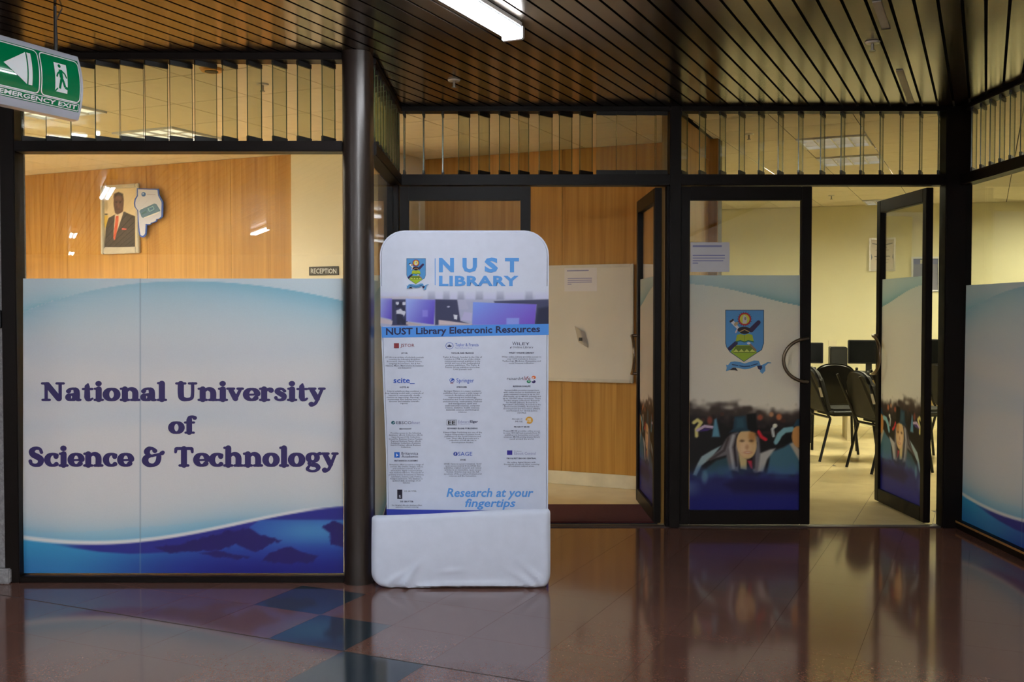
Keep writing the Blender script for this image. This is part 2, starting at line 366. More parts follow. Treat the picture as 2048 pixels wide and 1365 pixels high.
# ---- lettering: the built-in font, fitted into a rectangle of the print
def text_mesh(s, bold=0.0, shear=0.0, res=2, spacing=1.0, line=1.0):
    cu = bpy.data.curves.new('t', 'FONT'); cu.body = s; cu.align_x = 'CENTER'; cu.resolution_u = res
    cu.offset = bold; cu.shear = shear; cu.space_character = spacing; cu.space_line = line; cu.fill_mode = 'FRONT'
    o = bpy.data.objects.new('t', cu); col.objects.link(o); dg = bpy.context.evaluated_depsgraph_get(); dg.update()
    me = bpy.data.meshes.new_from_object(o.evaluated_get(dg)); bpy.data.objects.remove(o); bpy.data.curves.remove(cu)
    co = np.empty(len(me.vertices) * 3); me.vertices.foreach_get('co', co); co = co.reshape(-1, 3)[:, :2]
    fs = [tuple(p.vertices) for p in me.polygons]; bpy.data.meshes.remove(me); return co, fs
class Lettering:
    def __init__(s): s.v = []; s.f = []
    def put(s, txt, x0, x1, ytop, ybot, **k):          # rectangle in print coordinates (y down)
        co, fs = text_mesh(txt, **k); mn = co.min(0); mx = co.max(0); b = len(s.v)
        q = (co - mn) / (mx - mn)
        s.v += [(x0 + a * (x1 - x0), ybot + c * (ytop - ybot)) for a, c in q]; s.f += [tuple(i + b for i in f) for f in fs]
    def raw(s, pts): b = len(s.v); s.n = getattr(s, 'n', 0) + 1; s.lay = getattr(s, 'lay', []); s.lay += [s.n % 43] * len(pts); s.v += list(pts); s.f.append(tuple(range(b, b + len(pts))))
    def bar(s, x0, x1, y0, y1): s.raw([(x0, y0), (x1, y0), (x1, y1), (x0, y1)])
    def build(s, name, mapf, mat, parent, y, deform=None):
        vs = []
        for a, c in s.v:
            u, z = mapf(a, c); ly = s.lay[len(vs)] * 2e-5 if len(getattr(s, 'lay', [])) == len(s.v) else 0.0; vs.append((float(u), y - ly, float(z)) if deform is None else deform(float(u), float(z)))
        me = bpy.data.meshes.new(name); me.from_pydata(vs, [], s.f); me.materials.append(mat); return obj(name, me, parent)

# ================================================================== STRUCTURE: floor, ceiling, walls
fl = thing('floor', 'polished brown terrazzo corridor floor with three slate diamond tiles', 'floor', (0, 0, 0), kind='structure')
MB().box(-11, 7.2, -12, 13.2, -0.08, -0.0025).build('floor_slab', M['terrazzo'], fl)
TS = 0.365
g0 = Vector((-0.7465, 4.199))
def tile_me(mat, nm):
    h = TS / 2 - 0.0006; return MB().box(-h, h, -h, h, -0.02, 0).mesh(nm, mat)
t_br = tile_me(M['terrazzo'], 'floor_tile'); t_dk = tile_me(M['terrazzo_dark'], 'slate_tile')
for i in range(-12, 13):
    for j in range(-10, 11):
        c = g0 + UD * (TS * i) + VD * (TS * j)
        if not (-3.0 < c.x < 3.1 and 2.7 < c.y < 6.5) or (c.x < -0.95 and c.y > 5.3): continue
        dark = (i, j) in ((0, 0), (-1, 1), (1, -1))
        o = obj('slate_tile' if dark else 'floor_tile', t_dk if dark else t_br, fl)
        o.location = (c.x, c.y, 0); o.rotation_euler = (0, 0, -TH)
s0 = g0 + VD * (-TS / 2)
o = MB().box(-3.4, 3.4, -0.003, 0.003, -0.004, 0.0006).build('joint_strip', M['joint'], fl)
o.location = (s0.x, s0.y, 0); o.rotation_euler = (0, 0, -TH)

ce = thing('ceiling', 'dark brown linear metal slat ceiling over the corridor', 'ceiling', (0, 0, ZC), kind='structure')
MB().box(-11, 7.2, -12, 13.2, 0.06, 0.12).build('ceiling_void', M['void'], ce)
sl = MB().box(0, 1, -0.5, 0.5, 0, 0.016).mesh('ceiling_slat', M['slat'])
PITCH_S = 0.088
tt = math.tan(TH)
k0 = -150
for k in range(k0, 70):
    # centre line: x = xa + tt * y
    xa = (k + 0.35) * PITCH_S / math.cos(TH)
    ye = 5.06
    if xa + tt * 5.06 > XRET - 0.03: ye = 6.34
    if xa + tt * ye > XR + 0.04: ye = (XR + 0.04 - xa) / tt
    ys = -11.5
    if xa + tt * ys < -10.8: ys = (-10.8 - xa) / tt
    if ye - ys < 0.25 or ye < -11: continue
    runs = [(ys, ye)]
    if ye == 5.06 and xa + tt * 6.34 > XRET: runs.append(((XRET - 0.03 - xa) / tt, 6.34))
    for ys, ye in runs:
        o = obj('ceiling_slat', sl, ce); o.location = (xa + tt * ys, ys, 0)
        o.rotation_euler = (0, 0, math.pi / 2 - TH); o.scale = ((ye - ys) / math.cos(TH), PITCH_S - 0.013, 1)

# rooms behind: floors, ceilings with lay-in tiles
A1 = Vector((-1.72, 8.087))                                   # right end of the reception wood wall
PW1 = Plane(A1, -TH)                                          # reception wall, u runs right
W2 = Vector((-0.94, 8.48)); PW2 = Plane(W2, -TH)              # wall behind the left pair of doors
PA, PB = Vector((0.985, 6.36)), Vector((1.546, 7.728))        # partition between the two rooms
BK0, BK1 = Vector((2.513, 12.334)), Vector((5.708, 11.465))
PBK = Plane(BK0, math.atan2((BK1 - BK0).y, (BK1 - BK0).x))
regA = [(-5.6, YL + 0.06), (XRET - 0.03, YL + 0.06), (XRET - 0.03, 13.0), (-5.6, 13.0)]
regB = [(XRET - 0.03, YR + 0.05), (0.97, YR + 0.05), (1.50, 7.70), (1.5, 13.0), (XRET - 0.03, 13.0)]
regC = [(1.03, YR + 0.05), (XR + 0.03, YR + 0.05), (XR + 0.03, 7.73), (1.58, 7.73)]
regC2 = [(1.56, 7.73), (XR + 0.03, 7.73), (XR + 0.03, 13.0), (1.56, 13.0)]
regD = [(XR + 0.03, 2.5), (7.0, 2.5), (7.0, 13.0), (XR + 0.03, 13.0)]
f2 = thing('floor', 'cream floor of the reception room behind the left doors', 'floor', (0, 0, 0), kind='structure')
m_ = MB()
for rg in (regA, regB): m_.slab(rg, -0.002, 0.004)
m_.build('floor_sheet', M['floor_cream'], f2)
f3 = thing('floor', 'glossy cream tiled floor of the computer room', 'floor', (0, 0, 0), kind='structure')
m_ = MB()
for rg in (regC, regC2, regD): m_.slab(rg, -0.002, 0.0015)
m_.build('floor_sheet', M['joint'], f3)
q0 = on_z(1700, 960)
for i in range(-9, 10):
    for j in range(-8, 14):
        c = Vector((q0.x, q0.y)) + UD * (0.45 * i) + VD * (0.45 * j)
        h = 0.2235
        P4 = [c - UD * h - VD * h, c + UD * h - VD * h, c + UD * h + VD * h, c - UD * h + VD * h]
        if not (1.0 < c.x < 5.2 and 6.0 < c.y < 12.4): continue
        mb = MB(); n_ = 0
        for rg in (regC, regC2, regD):
            p = clip_to(P4, rg)
            if len(p) > 2 and area2(p) > 0.002: mb.slab(p, -0.001, 0.004); n_ += 1
        if n_: mb.build('floor_tile', M['floor_cream'], f3)

def lay_in_ceiling(name, label, origin, su, sv, regs, rngu, rngv, skip):
    c_ = thing(name, label, 'ceiling', (0, 0, ZC), kind='structure')
    mb = MB()
    for rg in regs: mb.slab(rg, 0.052, 0.056)
    mb.build('ceiling_grid', M['joint'], c_)
    for i in range(*rngu):
        for j in range(*rngv):
            if (i, j) in skip: continue
            b = Vector((origin.x, origin.y)) + UD * (su * i) + VD * (sv * j); e = 0.0035
            P4 = [b + UD * e + VD * e, b + UD * (su - e) + VD * e, b + UD * (su - e) + VD * (sv - e), b + UD * e + VD * (sv - e)]
            mb = MB(); n_ = 0
            for rg in regs:
                p = clip_to(P4, rg)
                if len(p) > 2 and area2(p) > 0.003: mb.slab(p, -0.004, -0.0006); n_ += 1
            if n_: mb.build('ceiling_tile', M['tile_ceiling'], c_)
oL = on_z(343.6, 251.8, ZC)
TL = 0.55
def cell_of(o, s_, x, y):
    d = Vector((x - o.x, y - o.y)); return (math.floor(d.dot(UD) / s_), math.floor(d.dot(VD) / s_))
TL2 = (-1, -2)
HL1 = cell_of(oL, TL, -4.3, 7.2); HL2 = cell_of(oL, TL, -3.7, 5.75)
lay_in_ceiling('ceiling', 'cream lay-in tile ceiling of the reception room', oL, TL, TL, [regA, regB], (-8, 7), (-6, 9), {(-1, 0), TL2, HL1, HL2})
oR = on_z(1590, 277, ZC); TR = 0.485
p_ = on_z(1770, 402, ZC); TR3 = cell_of(oR, TR, p_.x, p_.y)
HRS = [(cell_of(oR, TR, 2.35, 9.5), 'added computer room ceiling light hidden behind the transom at left'), (cell_of(oR, TR, 3.55, 9.5), 'added computer room ceiling light hidden behind the transom at right'),
       (cell_of(oR, TR, 5.9, 10.2), 'added unseen computer room ceiling light beyond the right side window'), (cell_of(oR, TR, 4.6, 6.5), 'added computer room ceiling light out of frame right')]
lay_in_ceiling('ceiling', 'cream lay-in tile ceiling of the computer room', oR, TR, TR, [regC, regC2, regD], (-6, 10), (-8, 14), {(0, 0), (0, 2), TR3} | {c for c, _ in HRS})

# walls
def wall(name, label, P, u0, u1, mat, y0=0.0, y1=0.12, z1=ZC - 0.006):
    o = plane_thing(P, name, label, 'wall', kind='structure')
    if mat is not None: MB().box(u0, u1, y0, y1, 0.0, z1).build('wall_body', mat, o)
    return o
w1 = wall('wall_reception', 'wood veneer wall behind the reception window', PW1, -4.6, 0.0, M['joint'], 0.012, 0.14)
us = [-4.6, -3.55, -2.45, -1.52, -0.62, 0.0]
for a, b in zip(us[:-1], us[1:]): MB().box(a + 0.0015, b - 0.0015, 0.0, 0.012, 0.0, ZC - 0.006).build('wood_panel', M['wood'], w1)
cw = wall('wall_column', 'cream painted column beside the reception wood wall', PW1, 0.002, 0.80, M['cream'], -0.03, 0.85)
w2 = wall('wall_middle', 'wood veneer wall with a whiteboard behind the left doors', PW2, -0.6, 2.66, M['joint'], 0.012, 0.12)
us = [-0.6, 0.25, PW2.u(1124), PW2.u(1124) + 0.95, 2.66]
for a, b in zip(us[:-1], us[1:]): MB().box(a + 0.0015, b - 0.0015, 0.0, 0.012, 0.0, ZC - 0.006).build('wood_panel', M['wood'], w2)
bb = plane_thing(PW2, 'baseboard_middle', 'white skirting board under the whiteboard wall', 'baseboard', kind='structure')
MB().box(-0.6, 2.5, -0.018, -0.001, 0.004, 0.105).build('skirting', M['white_base'], bb, bevel=0.004)
pd = (PB - PA); PPT = Plane(PA, math.atan2(pd.y, pd.x))
pw = plane_thing(PPT, 'wall_partition', 'wood partition between the two rooms with a dark trim edge', 'wall', kind='structure')
MB().box(0.0, pd.length, -0.004, 0.06, 0, ZC - 0.006).build('wood_panel', M['wood'], pw)
MB().box(0.0, pd.length, -0.014, -0.004, ZC - 0.16, ZC - 0.006).build('top_rail', M['wood_trim'], pw)
MB().box(pd.length, pd.length + 0.03, -0.014, 0.066, 0, ZC - 0.006).build('edge_trim', M['wood_trim'], pw)
w3 = wall('wall_rear', 'pale yellow rear wall of the computer room', PBK, -3.0, 5.0, M['cream_right'])
o = wall('wall_right', 'pale far side wall of the computer room', Plane((6.9, 13), R(-90)), 0, 10.6, M['cream_right'])
o = wall('wall_side', 'cream end wall of the reception room', Plane((-5.55, 5.08), R(90)), 0, 6, M['cream'])
o = wall('wall_front', 'grey rough plaster pier at the left edge', PL, -8.5, PL.u(16, 700), M['plaster'], -0.03, 0.2)
o = wall('wall_corridor', 'pale corridor wall behind the camera', Plane((8, -11.6), R(180)), 0.9, 18.9, M['cream'], 0, 0.1)
o = wall('wall_corridor_side', 'pale corridor wall out of frame', Plane((XR + 0.14, 3.2), R(-90)), 0.0, 14.7, M['cream'], 0, 0.1)
o = wall('wall_corridor_end', 'grey corridor end wall out of frame', Plane((-10.7, -11.5), R(90)), 0.0, 16.4, M['plaster'], 0, 0.1)
pl_ = plane_thing(PL, 'baseboard_left', 'rough grey stone plinth at the foot of the plaster pier', 'plinth', u=-2.6, kind='structure')
mb = MB((-2.6, 0, 0)); zt = PL.z(20, 1132)
mb.box(-3.2, PL.u(33, 1150), -0.07, -0.031, 0.0, zt); mb.build('plinth_stone', M['plaster'], pl_, bevel=0.006)

# ================================================================== PAINTED VINYL DESIGNS
def paint_main(X, Y):
    img = np.empty(X.shape + (3,)); img[...] = (224, 221, 223)
    ip = lambda xs, ys: np.interp(X, xs, ys)
    xs = np.linspace(45, 688, 40)
    ya_ = np.polyval(np.polyfit([45, 130, 210, 290, 400, 560, 688], [626, 594, 576, 566, 562, 577, 602], 4), X)
    d = Y - ya_; t = (X - 45) / 643.0
    img[...] = lerpc((206, 220, 230), img, sm(560, 760, Y))
    mixc(img, (206, 222, 232), (d < 0) * 0.9)
    mixc(img, (120, 184, 210), np.where(d >= 0, np.exp(-d / 38.0), 0) * (0.55 + 0.35 * sm(0.25, 0.9, t)) * sm(-0.5, 1.5, d))
    mixc(img, (140, 196, 214), np.where(d < 0, np.exp(d / 22.0), 0) * sm(230, 60, X) * 0.85)
    for yc, amp, h in ((800, 22, 26), (850, -18, 22), (700, 12, 30)):
        c = yc + amp * np.sin((X - 100) / 150.0); mixc(img, (204, 212, 224), np.exp(-((Y - c) / h) ** 2) * 0.45)
    mixc(img, (196, 214, 226), sm(0.55, 0.9, np.sin(Y * 1.1 + X * 0.02)) * sm(300, 120, X) * sm(700, 620, Y) * 0.25)
    ys = np.polyval(np.polyfit([45, 120, 190, 300, 430, 540, 620, 688], [1075, 1083, 1086, 1079, 1057, 1033, 1020, 1013], 4), X)
    up = ys - Y
    mixc(img, (92, 168, 208), np.where(up > 0, np.exp(-up / 26.0), 0) * (0.95 - 0.75 * sm(0.5, 0.95, t)))
    ys2 = ys - 22 + 0.07 * np.abs(X - 260) - 6
    mixc(img, (150, 200, 226), np.where((up > 0) & (Y > ys2), 0.35, 0) * sm(520, 380, X))
    low = sm(-1.5, 1.5, Y - ys)
    c = lerpc((62, 158, 208), (52, 92, 182), sm(0.15, 0.7, t)); c = c * (1 - sm(0.7, 1.0, t)[..., None] * 0.0)
    c = c * 1.0; hi = np.exp(-((Y - 1062) / 26.0) ** 2) * sm(0.68, 0.9, t); c = c * (1 - hi[..., None] * .8) + np.array((84, 152, 206)) * hi[..., None] * .8
    dk = sm(1070, 1145, Y) * (0.25 + 0.75 * sm(0.1, 0.75, t)); c = c * (1 - dk[..., None]) + np.array((30, 30, 128)) * dk[..., None]
    img[...] = img * (1 - low[..., None]) + c * low[..., None]
    yd = np.interp(X, [45, 95, 150, 200, 260, 300, 350, 400, 470, 520], [1078, 1088, 1097, 1104, 1108, 1107, 1104, 1098, 1075, 1040])
    mixc(img, (46, 44, 140), low * sm(2.5, -2.5, Y - yd) * sm(90, 180, X) * 0.95)
    k = 0.4834
    nz = (vnoise(X, Y, 9, 1) - .5) * 9 + (vnoise(X, Y, 3.5, 2) - .5) * 5
    for pts in ([(640, 1190), (760, 1172), (850, 1150), (940, 1122), (1030, 1108), (1080, 1140), (1165, 1160), (1100, 1190), (1060, 1212), (980, 1178), (900, 1204), (700, 1212)],
                [(1080, 1245), (1150, 1200), (1200, 1183), (1250, 1210), (1320, 1225), (1300, 1252), (1200, 1258)],
                [(1330, 1105), (1390, 1082), (1424, 1096), (1424, 1190), (1370, 1180), (1365, 1130)],
                [(830, 1218), (900, 1204), (960, 1216), (1040, 1228), (980, 1240), (880, 1226)]):
        P = [(a * k, b * k + 520) for a, b in pts]
        mixc(img, (38, 26, 104), m_poly(X + nz * .6, Y + nz * .5, P, 2.2) * low)
    st = np.exp(-(np.abs(Y - ys) / (4.6 - 1.4 * t)) ** 4); mixc(img, (232, 232, 236), st * (1 - 0.85 * sm(0.85, 1.0, t)))
    mixc(img, (120, 140, 165), np.exp(-((X - 281) / 1.1) ** 2) * 0.55)
    return img
FX0, FX1, FY0, FY1 = 47.0, 687.5, 557.5, 1146.5

def paint_door(X, Y):
    img = np.empty(X.shape + (3,)); img[...] = (236, 231, 227)
    img[...] = lerpc((224, 232, 234), (236, 231, 227), sm(560, 680, Y))
    ye = np.interp(X, [1378, 1420, 1460, 1510, 1560, 1600], [568, 572, 579, 591, 604, 612])
    mixc(img, (206, 226, 236), (Y < ye) * 0.9)
    mixc(img, (122, 176, 198), np.where(Y < ye, np.exp(-(ye - Y) / 16.0), 0) * (0.35 + 0.6 * sm(1380, 1590, X)))
    C = (X - 1370) / 0.2051; D = (Y - 780) / 0.2051            # the crowd picture in its own coordinates
    top = np.interp(C, [0, 200, 330, 430, 520, 690, 820, 960, 1170], [128, 150, 120, 150, 140, 165, 195, 200, 180])
    top = top + (vnoise(C, D, 45, 5) - .5) * 70
    mixc(img, (70, 58, 56), sm(-40, 60, D - top)); mixc(img, (22, 16, 20), sm(60, 230, D - top))
    n2 = vnoise(C, D, 60, 9); mixc(img, (86, 50, 40), sm(0.72, 0.9, n2) * sm(180, 230, D) * sm(520, 330, D) * 0.7)
    mixc(img, (190, 140, 110), m_ell(C, D, 840, 240, 22, 24, .4)); mixc(img, (196, 120, 84), m_ell(C, D, 915, 265, 26, 30, .4))
    mixc(img, (160, 84, 66), m_ell(C, D, 730, 270, 26, 26, .5)); mixc(img, (140, 70, 60), m_ell(C, D, 240, 300, 26, 40, .5))
    mixc(img, (236, 226, 150), m_line(C, D, [(85, 320), (120, 295), (155, 320), (110, 385), (112, 450)], 17, 8))
    mixc(img, (214, 190, 226), m_line(C, D, [(120, 395), (190, 355), (265, 365)], 14, 7)); mixc(img, (70, 44, 130), m_poly(C, D, [(130, 410), (190, 372), (260, 380), (220, 400)], 8))
    mixc(img, (96, 150, 186), m_poly(C, D, [(262, 460), (285, 290), (305, 280), (340, 460)], 12))
    mixc(img, (220, 40, 60), m_line(C, D, [(715, 410), (745, 460), (785, 485)], 16, 8))
    mixc(img, (200, 206, 214), m_line(C, D, [(875, 355), (850, 385), (862, 450)], 14, 7)); mixc(img, (238, 236, 230), m_ell(C, D, 876, 350, 22, 20, .3))
    mixc(img, (134, 186, 208), m_line(C, D, [(890, 510), (920, 440), (970, 395), (1040, 385)], 26, 9))
    mixc(img, (14, 10, 14), m_poly(C, D, [(890, 540), (950, 460), (1010, 425), (1040, 470), (1030, 520)], 10))
    # girl: collar, hair, cap, face
    mixc(img, (164, 190, 206), m_poly(C, D, [(75, 830), (120, 720), (160, 650), (260, 590), (350, 545), (260, 660), (160, 740), (110, 840)], 10))
    mixc(img, (52, 84, 100), m_poly(C, D, [(170, 800), (300, 690), (430, 650), (460, 860), (200, 860)], 18))
    mixc(img, (118, 112, 122), m_poly(C, D, [(450, 430), (520, 405), (530, 560), (520, 800), (430, 780), (400, 640), (210, 690), (340, 580), (400, 480)], 14))
    mixc(img, (176, 174, 188), m_line(C, D, [(470, 450), (440, 560), (470, 760)], 14, 10)); mixc(img, (54, 46, 54), m_line(C, D, [(510, 440), (480, 560), (500, 740)], 10, 8))
    mixc(img, (74, 64, 70), m_line(C, D, [(420, 470), (380, 590), (250, 680)], 12, 9))
    mixc(img, (120, 116, 130), m_line(C, D, [(690, 480), (700, 600), (690, 780)], 32, 14)); mixc(img, (60, 52, 60), m_line(C, D, [(690, 520), (672, 640), (668, 760)], 12, 8))
    mixc(img, (214, 194, 150), m_poly(C, D, [(520, 620), (600, 680), (600, 780), (540, 770)], 10))
    mixc(img, (226, 190, 146), m_ell(C, D, 598, 530, 98, 145, .07, -0.08)); mixc(img, (196, 140, 86), m_ell(C, D, 655, 450, 36, 60, .6)); mixc(img, (240, 206, 176), m_ell(C, D, 580, 570, 50, 70, .7))
    for ex in (555, 645): mixc(img, (110, 76, 56), m_ell(C, D, ex, 498, 22, 12, .7) * .8)
    mixc(img, (196, 140, 108), m_ell(C, D, 603, 560, 18, 24, .8) * .7); mixc(img, (200, 124, 108), m_ell(C, D, 612, 612, 38, 13, .7) * .8); mixc(img, (240, 226, 214), m_ell(C, D, 612, 610, 24, 6, .6) * .7)
    mixc(img, (34, 62, 84), m_poly(C, D, [(430, 415), (465, 380), (480, 262), (590, 252), (612, 380), (680, 400), (560, 405), (500, 412)], 10))
    mixc(img, (50, 86, 108), m_poly(C, D, [(500, 280), (570, 275), (580, 370), (500, 375)], 22)); mixc(img, (10, 8, 12), m_poly(C, D, [(600, 240), (690, 230), (700, 420), (640, 405), (612, 380)], 10))
    mixc(img, (200, 46, 70), m_poly(C, D, [(605, 690), (650, 690), (655, 770), (640, 765)], 8))
    # second graduate
    mixc(img, (70, 112, 140), m_poly(C, D, [(800, 820), (830, 610), (960, 560), (1040, 510), (1100, 620), (1140, 830)], 16)); mixc(img, (190, 188, 196), m_poly(C, D, [(730, 620), (830, 580), (880, 572), (800, 680), (760, 800), (710, 800)], 14))
    mixc(img, (186, 178, 172), m_poly(C, D, [(1020, 530), (1060, 510), (1130, 600), (1130, 720)], 12)); mixc(img, (208, 150, 92), m_ell(C, D, 1110, 455, 70, 110, .08)); mixc(img, (44, 76, 98), m_poly(C, D, [(1050, 360), (1090, 290), (1140, 280), (1140, 350)], 10))
    # blue wash at the foot
    bl = sm(700, 900, D + (vnoise(C, D, 70, 11) - .5) * 120); mixc(img, (70, 104, 170), bl * 0.75)
    mixc(img, (40, 34, 112), sm(790, 900, D + (vnoise(C, D, 50, 12) - .5) * 60) * 0.75); mixc(img, (30, 32, 128), sm(930, 1120, D))
    mixc(img, (120, 170, 206), m_ell(C, D, 190, 850, 30, 60, .6) * .6); mixc(img, (100, 130, 190), sm(200, 30, C) * sm(860, 930, D) * sm(1080, 960, D) * .6)
    mixc(img, (26, 16, 66), m_poly(C, D, [(380, 920), (520, 860), (700, 880), (1140, 900), (1140, 1000), (760, 1000), (480, 1000)], 40) * 0.7)
    return img
DX0, DX1, DY0, DY1 = 1378.5, 1599.5, 551.0, 1021.5

def crest(ink):            # shapes in a 1024 x 1365 drawing
    sh = [(172, 172), (833, 172), (833, 742), (798, 856), (716, 908), (490, 1062), (252, 896), (188, 806), (172, 742)]
    ink.poly(sh, (54, 84, 112)); c = [(184, 184), (821, 184), (821, 740), (788, 848), (708, 898), (490, 1048), (262, 886), (198, 800), (184, 740)]
    ink.poly(c, (84, 150, 206))
    ink.poly([(262, 888), (345, 775), (625, 775), (712, 898), (490, 1050)], (158, 184, 44))
    ink.poly([(300, 905), (350, 785), (620, 785), (680, 905)], (104, 124, 22))
    for x in (355, 447, 540, 632): ink.poly([(x - 48, 890), (x, 840), (x + 48, 890)], (214, 220, 108))
    ink.poly([(262, 888), (330, 905), (660, 905), (712, 898), (490, 1050)], (162, 190, 48))
    ink.cap(250, 832, 352, 740, 34, (44, 30, 76)); ink.cap(575, 740, 690, 862, 16, (150, 120, 96)); ink.ell(572, 742, 30, 20, (230, 226, 222))
    ink.poly([(345, 728), (350, 705), (430, 682), (500, 705), (570, 682), (655, 705), (662, 728), (560, 708), (500, 730), (430, 708)], (30, 104, 84))
    ink.poly([(370, 598), (430, 585), (500, 600), (560, 580), (632, 598), (656, 708), (560, 688), (500, 712), (430, 688), (348, 708)], (176, 190, 44)); ink.poly([(496, 600), (504, 600), (504, 708), (496, 708)], (128, 140, 30))
    ink.cap(612, 516, 738, 386, 42, (52, 28, 72), 36); ink.cap(284, 366, 392, 488, 30, (232, 226, 226), 22); ink.cap(262, 372, 300, 345, 18, (52, 38, 44)); ink.cap(345, 420, 368, 400, 26, (188, 160, 120)); ink.cap(350, 555, 372, 510, 12, (230, 200, 200))
    ink.ell(490, 512, 112, 52, (44, 22, 30)); ink.ell(500, 548, 80, 36, (34, 20, 24)); ink.cap(420, 545, 500, 508, 7, (196, 150, 96)); ink.cap(500, 508, 575, 545, 7, (196, 150, 96))
    for k in range(18):
        a = 2 * math.pi * k / 18; ink.poly([(500 + 100 * math.cos(a - .09), 330 + 100 * math.sin(a - .09)), (500 + 134 * math.cos(a), 330 + 134 * math.sin(a)), (500 + 100 * math.cos(a + .09), 330 + 100 * math.sin(a + .09))], (64, 26, 66))
    ink.ell(500, 330, 110, 110, (186, 40, 44)); ink.ell(500, 330, 84, 84, (216, 210, 70)); ink.poly([(462, 404), (470, 290), (490, 255), (520, 280), (545, 330), (530, 404)], (214, 206, 200)); ink.ell(510, 320, 18, 26, (150, 140, 136))
    top = [(182, 1105), (215, 1115), (260, 1060), (330, 1050), (420, 1062), (500, 1085), (580, 1062), (660, 1036), (740, 1040), (775, 1120), (840, 1090), (890, 1062), (950, 1070), (950, 1082), (900, 1085), (850, 1130), (852, 1210), (800, 1265), (760, 1225), (770, 1130), (700, 1130), (600, 1170), (500, 1185), (400, 1165), (300, 1150), (240, 1200), (180, 1218), (195, 1160)]
    ink.poly(top, (96, 156, 206)); ink.poly([(245, 1200), (300, 1155), (350, 1160), (384, 1215), (330, 1200)], (36, 26, 40)); ink.poly([(710, 1128), (790, 1118), (800, 1160), (770, 1200), (730, 1180)], (42, 28, 66))
    for a, b, c_, d in ((290, 1105, 385, 1122), (415, 1126, 480, 1138), (490, 1140, 590, 1130), (610, 1122, 715, 1092)): ink.cap(a, b, c_, d, 9, (40, 70, 110))

# ================================================================== soft slab-serif lettering, drawn stroke by stroke
def arc(cx, cy, rx, ry, a0, a1, thick, thin, n=18):
    out = []
    for i in range(n + 1):
        a = R(a0 + (a1 - a0) * i / n); r = thin + (thick - thin) * abs(math.cos(a)) ** 1.3; out.append((cx + rx * math.cos(a), cy + ry * math.sin(a), r))
    return out
def ft(x, w=0.17, y=0.062): return [(x - w, y, .062), (x + w, y, .062)]
ST = 0.118
def bez(p, n=14):
    out = []; m = len(p)
    for i in range(m - 1):
        a, b, c, d = p[max(i - 1, 0)], p[i], p[i + 1], p[min(i + 2, m - 1)]
        for k in range(n // 2):
            t = k / (n / 2); out.append(tuple(0.5 * ((2 * b[q]) + (-a[q] + c[q]) * t + (2 * a[q] - 5 * b[q] + 4 * c[q] - d[q]) * t * t + (-a[q] + 3 * b[q] - 3 * c[q] + d[q]) * t ** 3) for q in range(3)))
    return out + [p[-1]]
def stem(x, a, b, r=ST): return [(x, a + r * .6, r), (x, b - r * .6, r)]
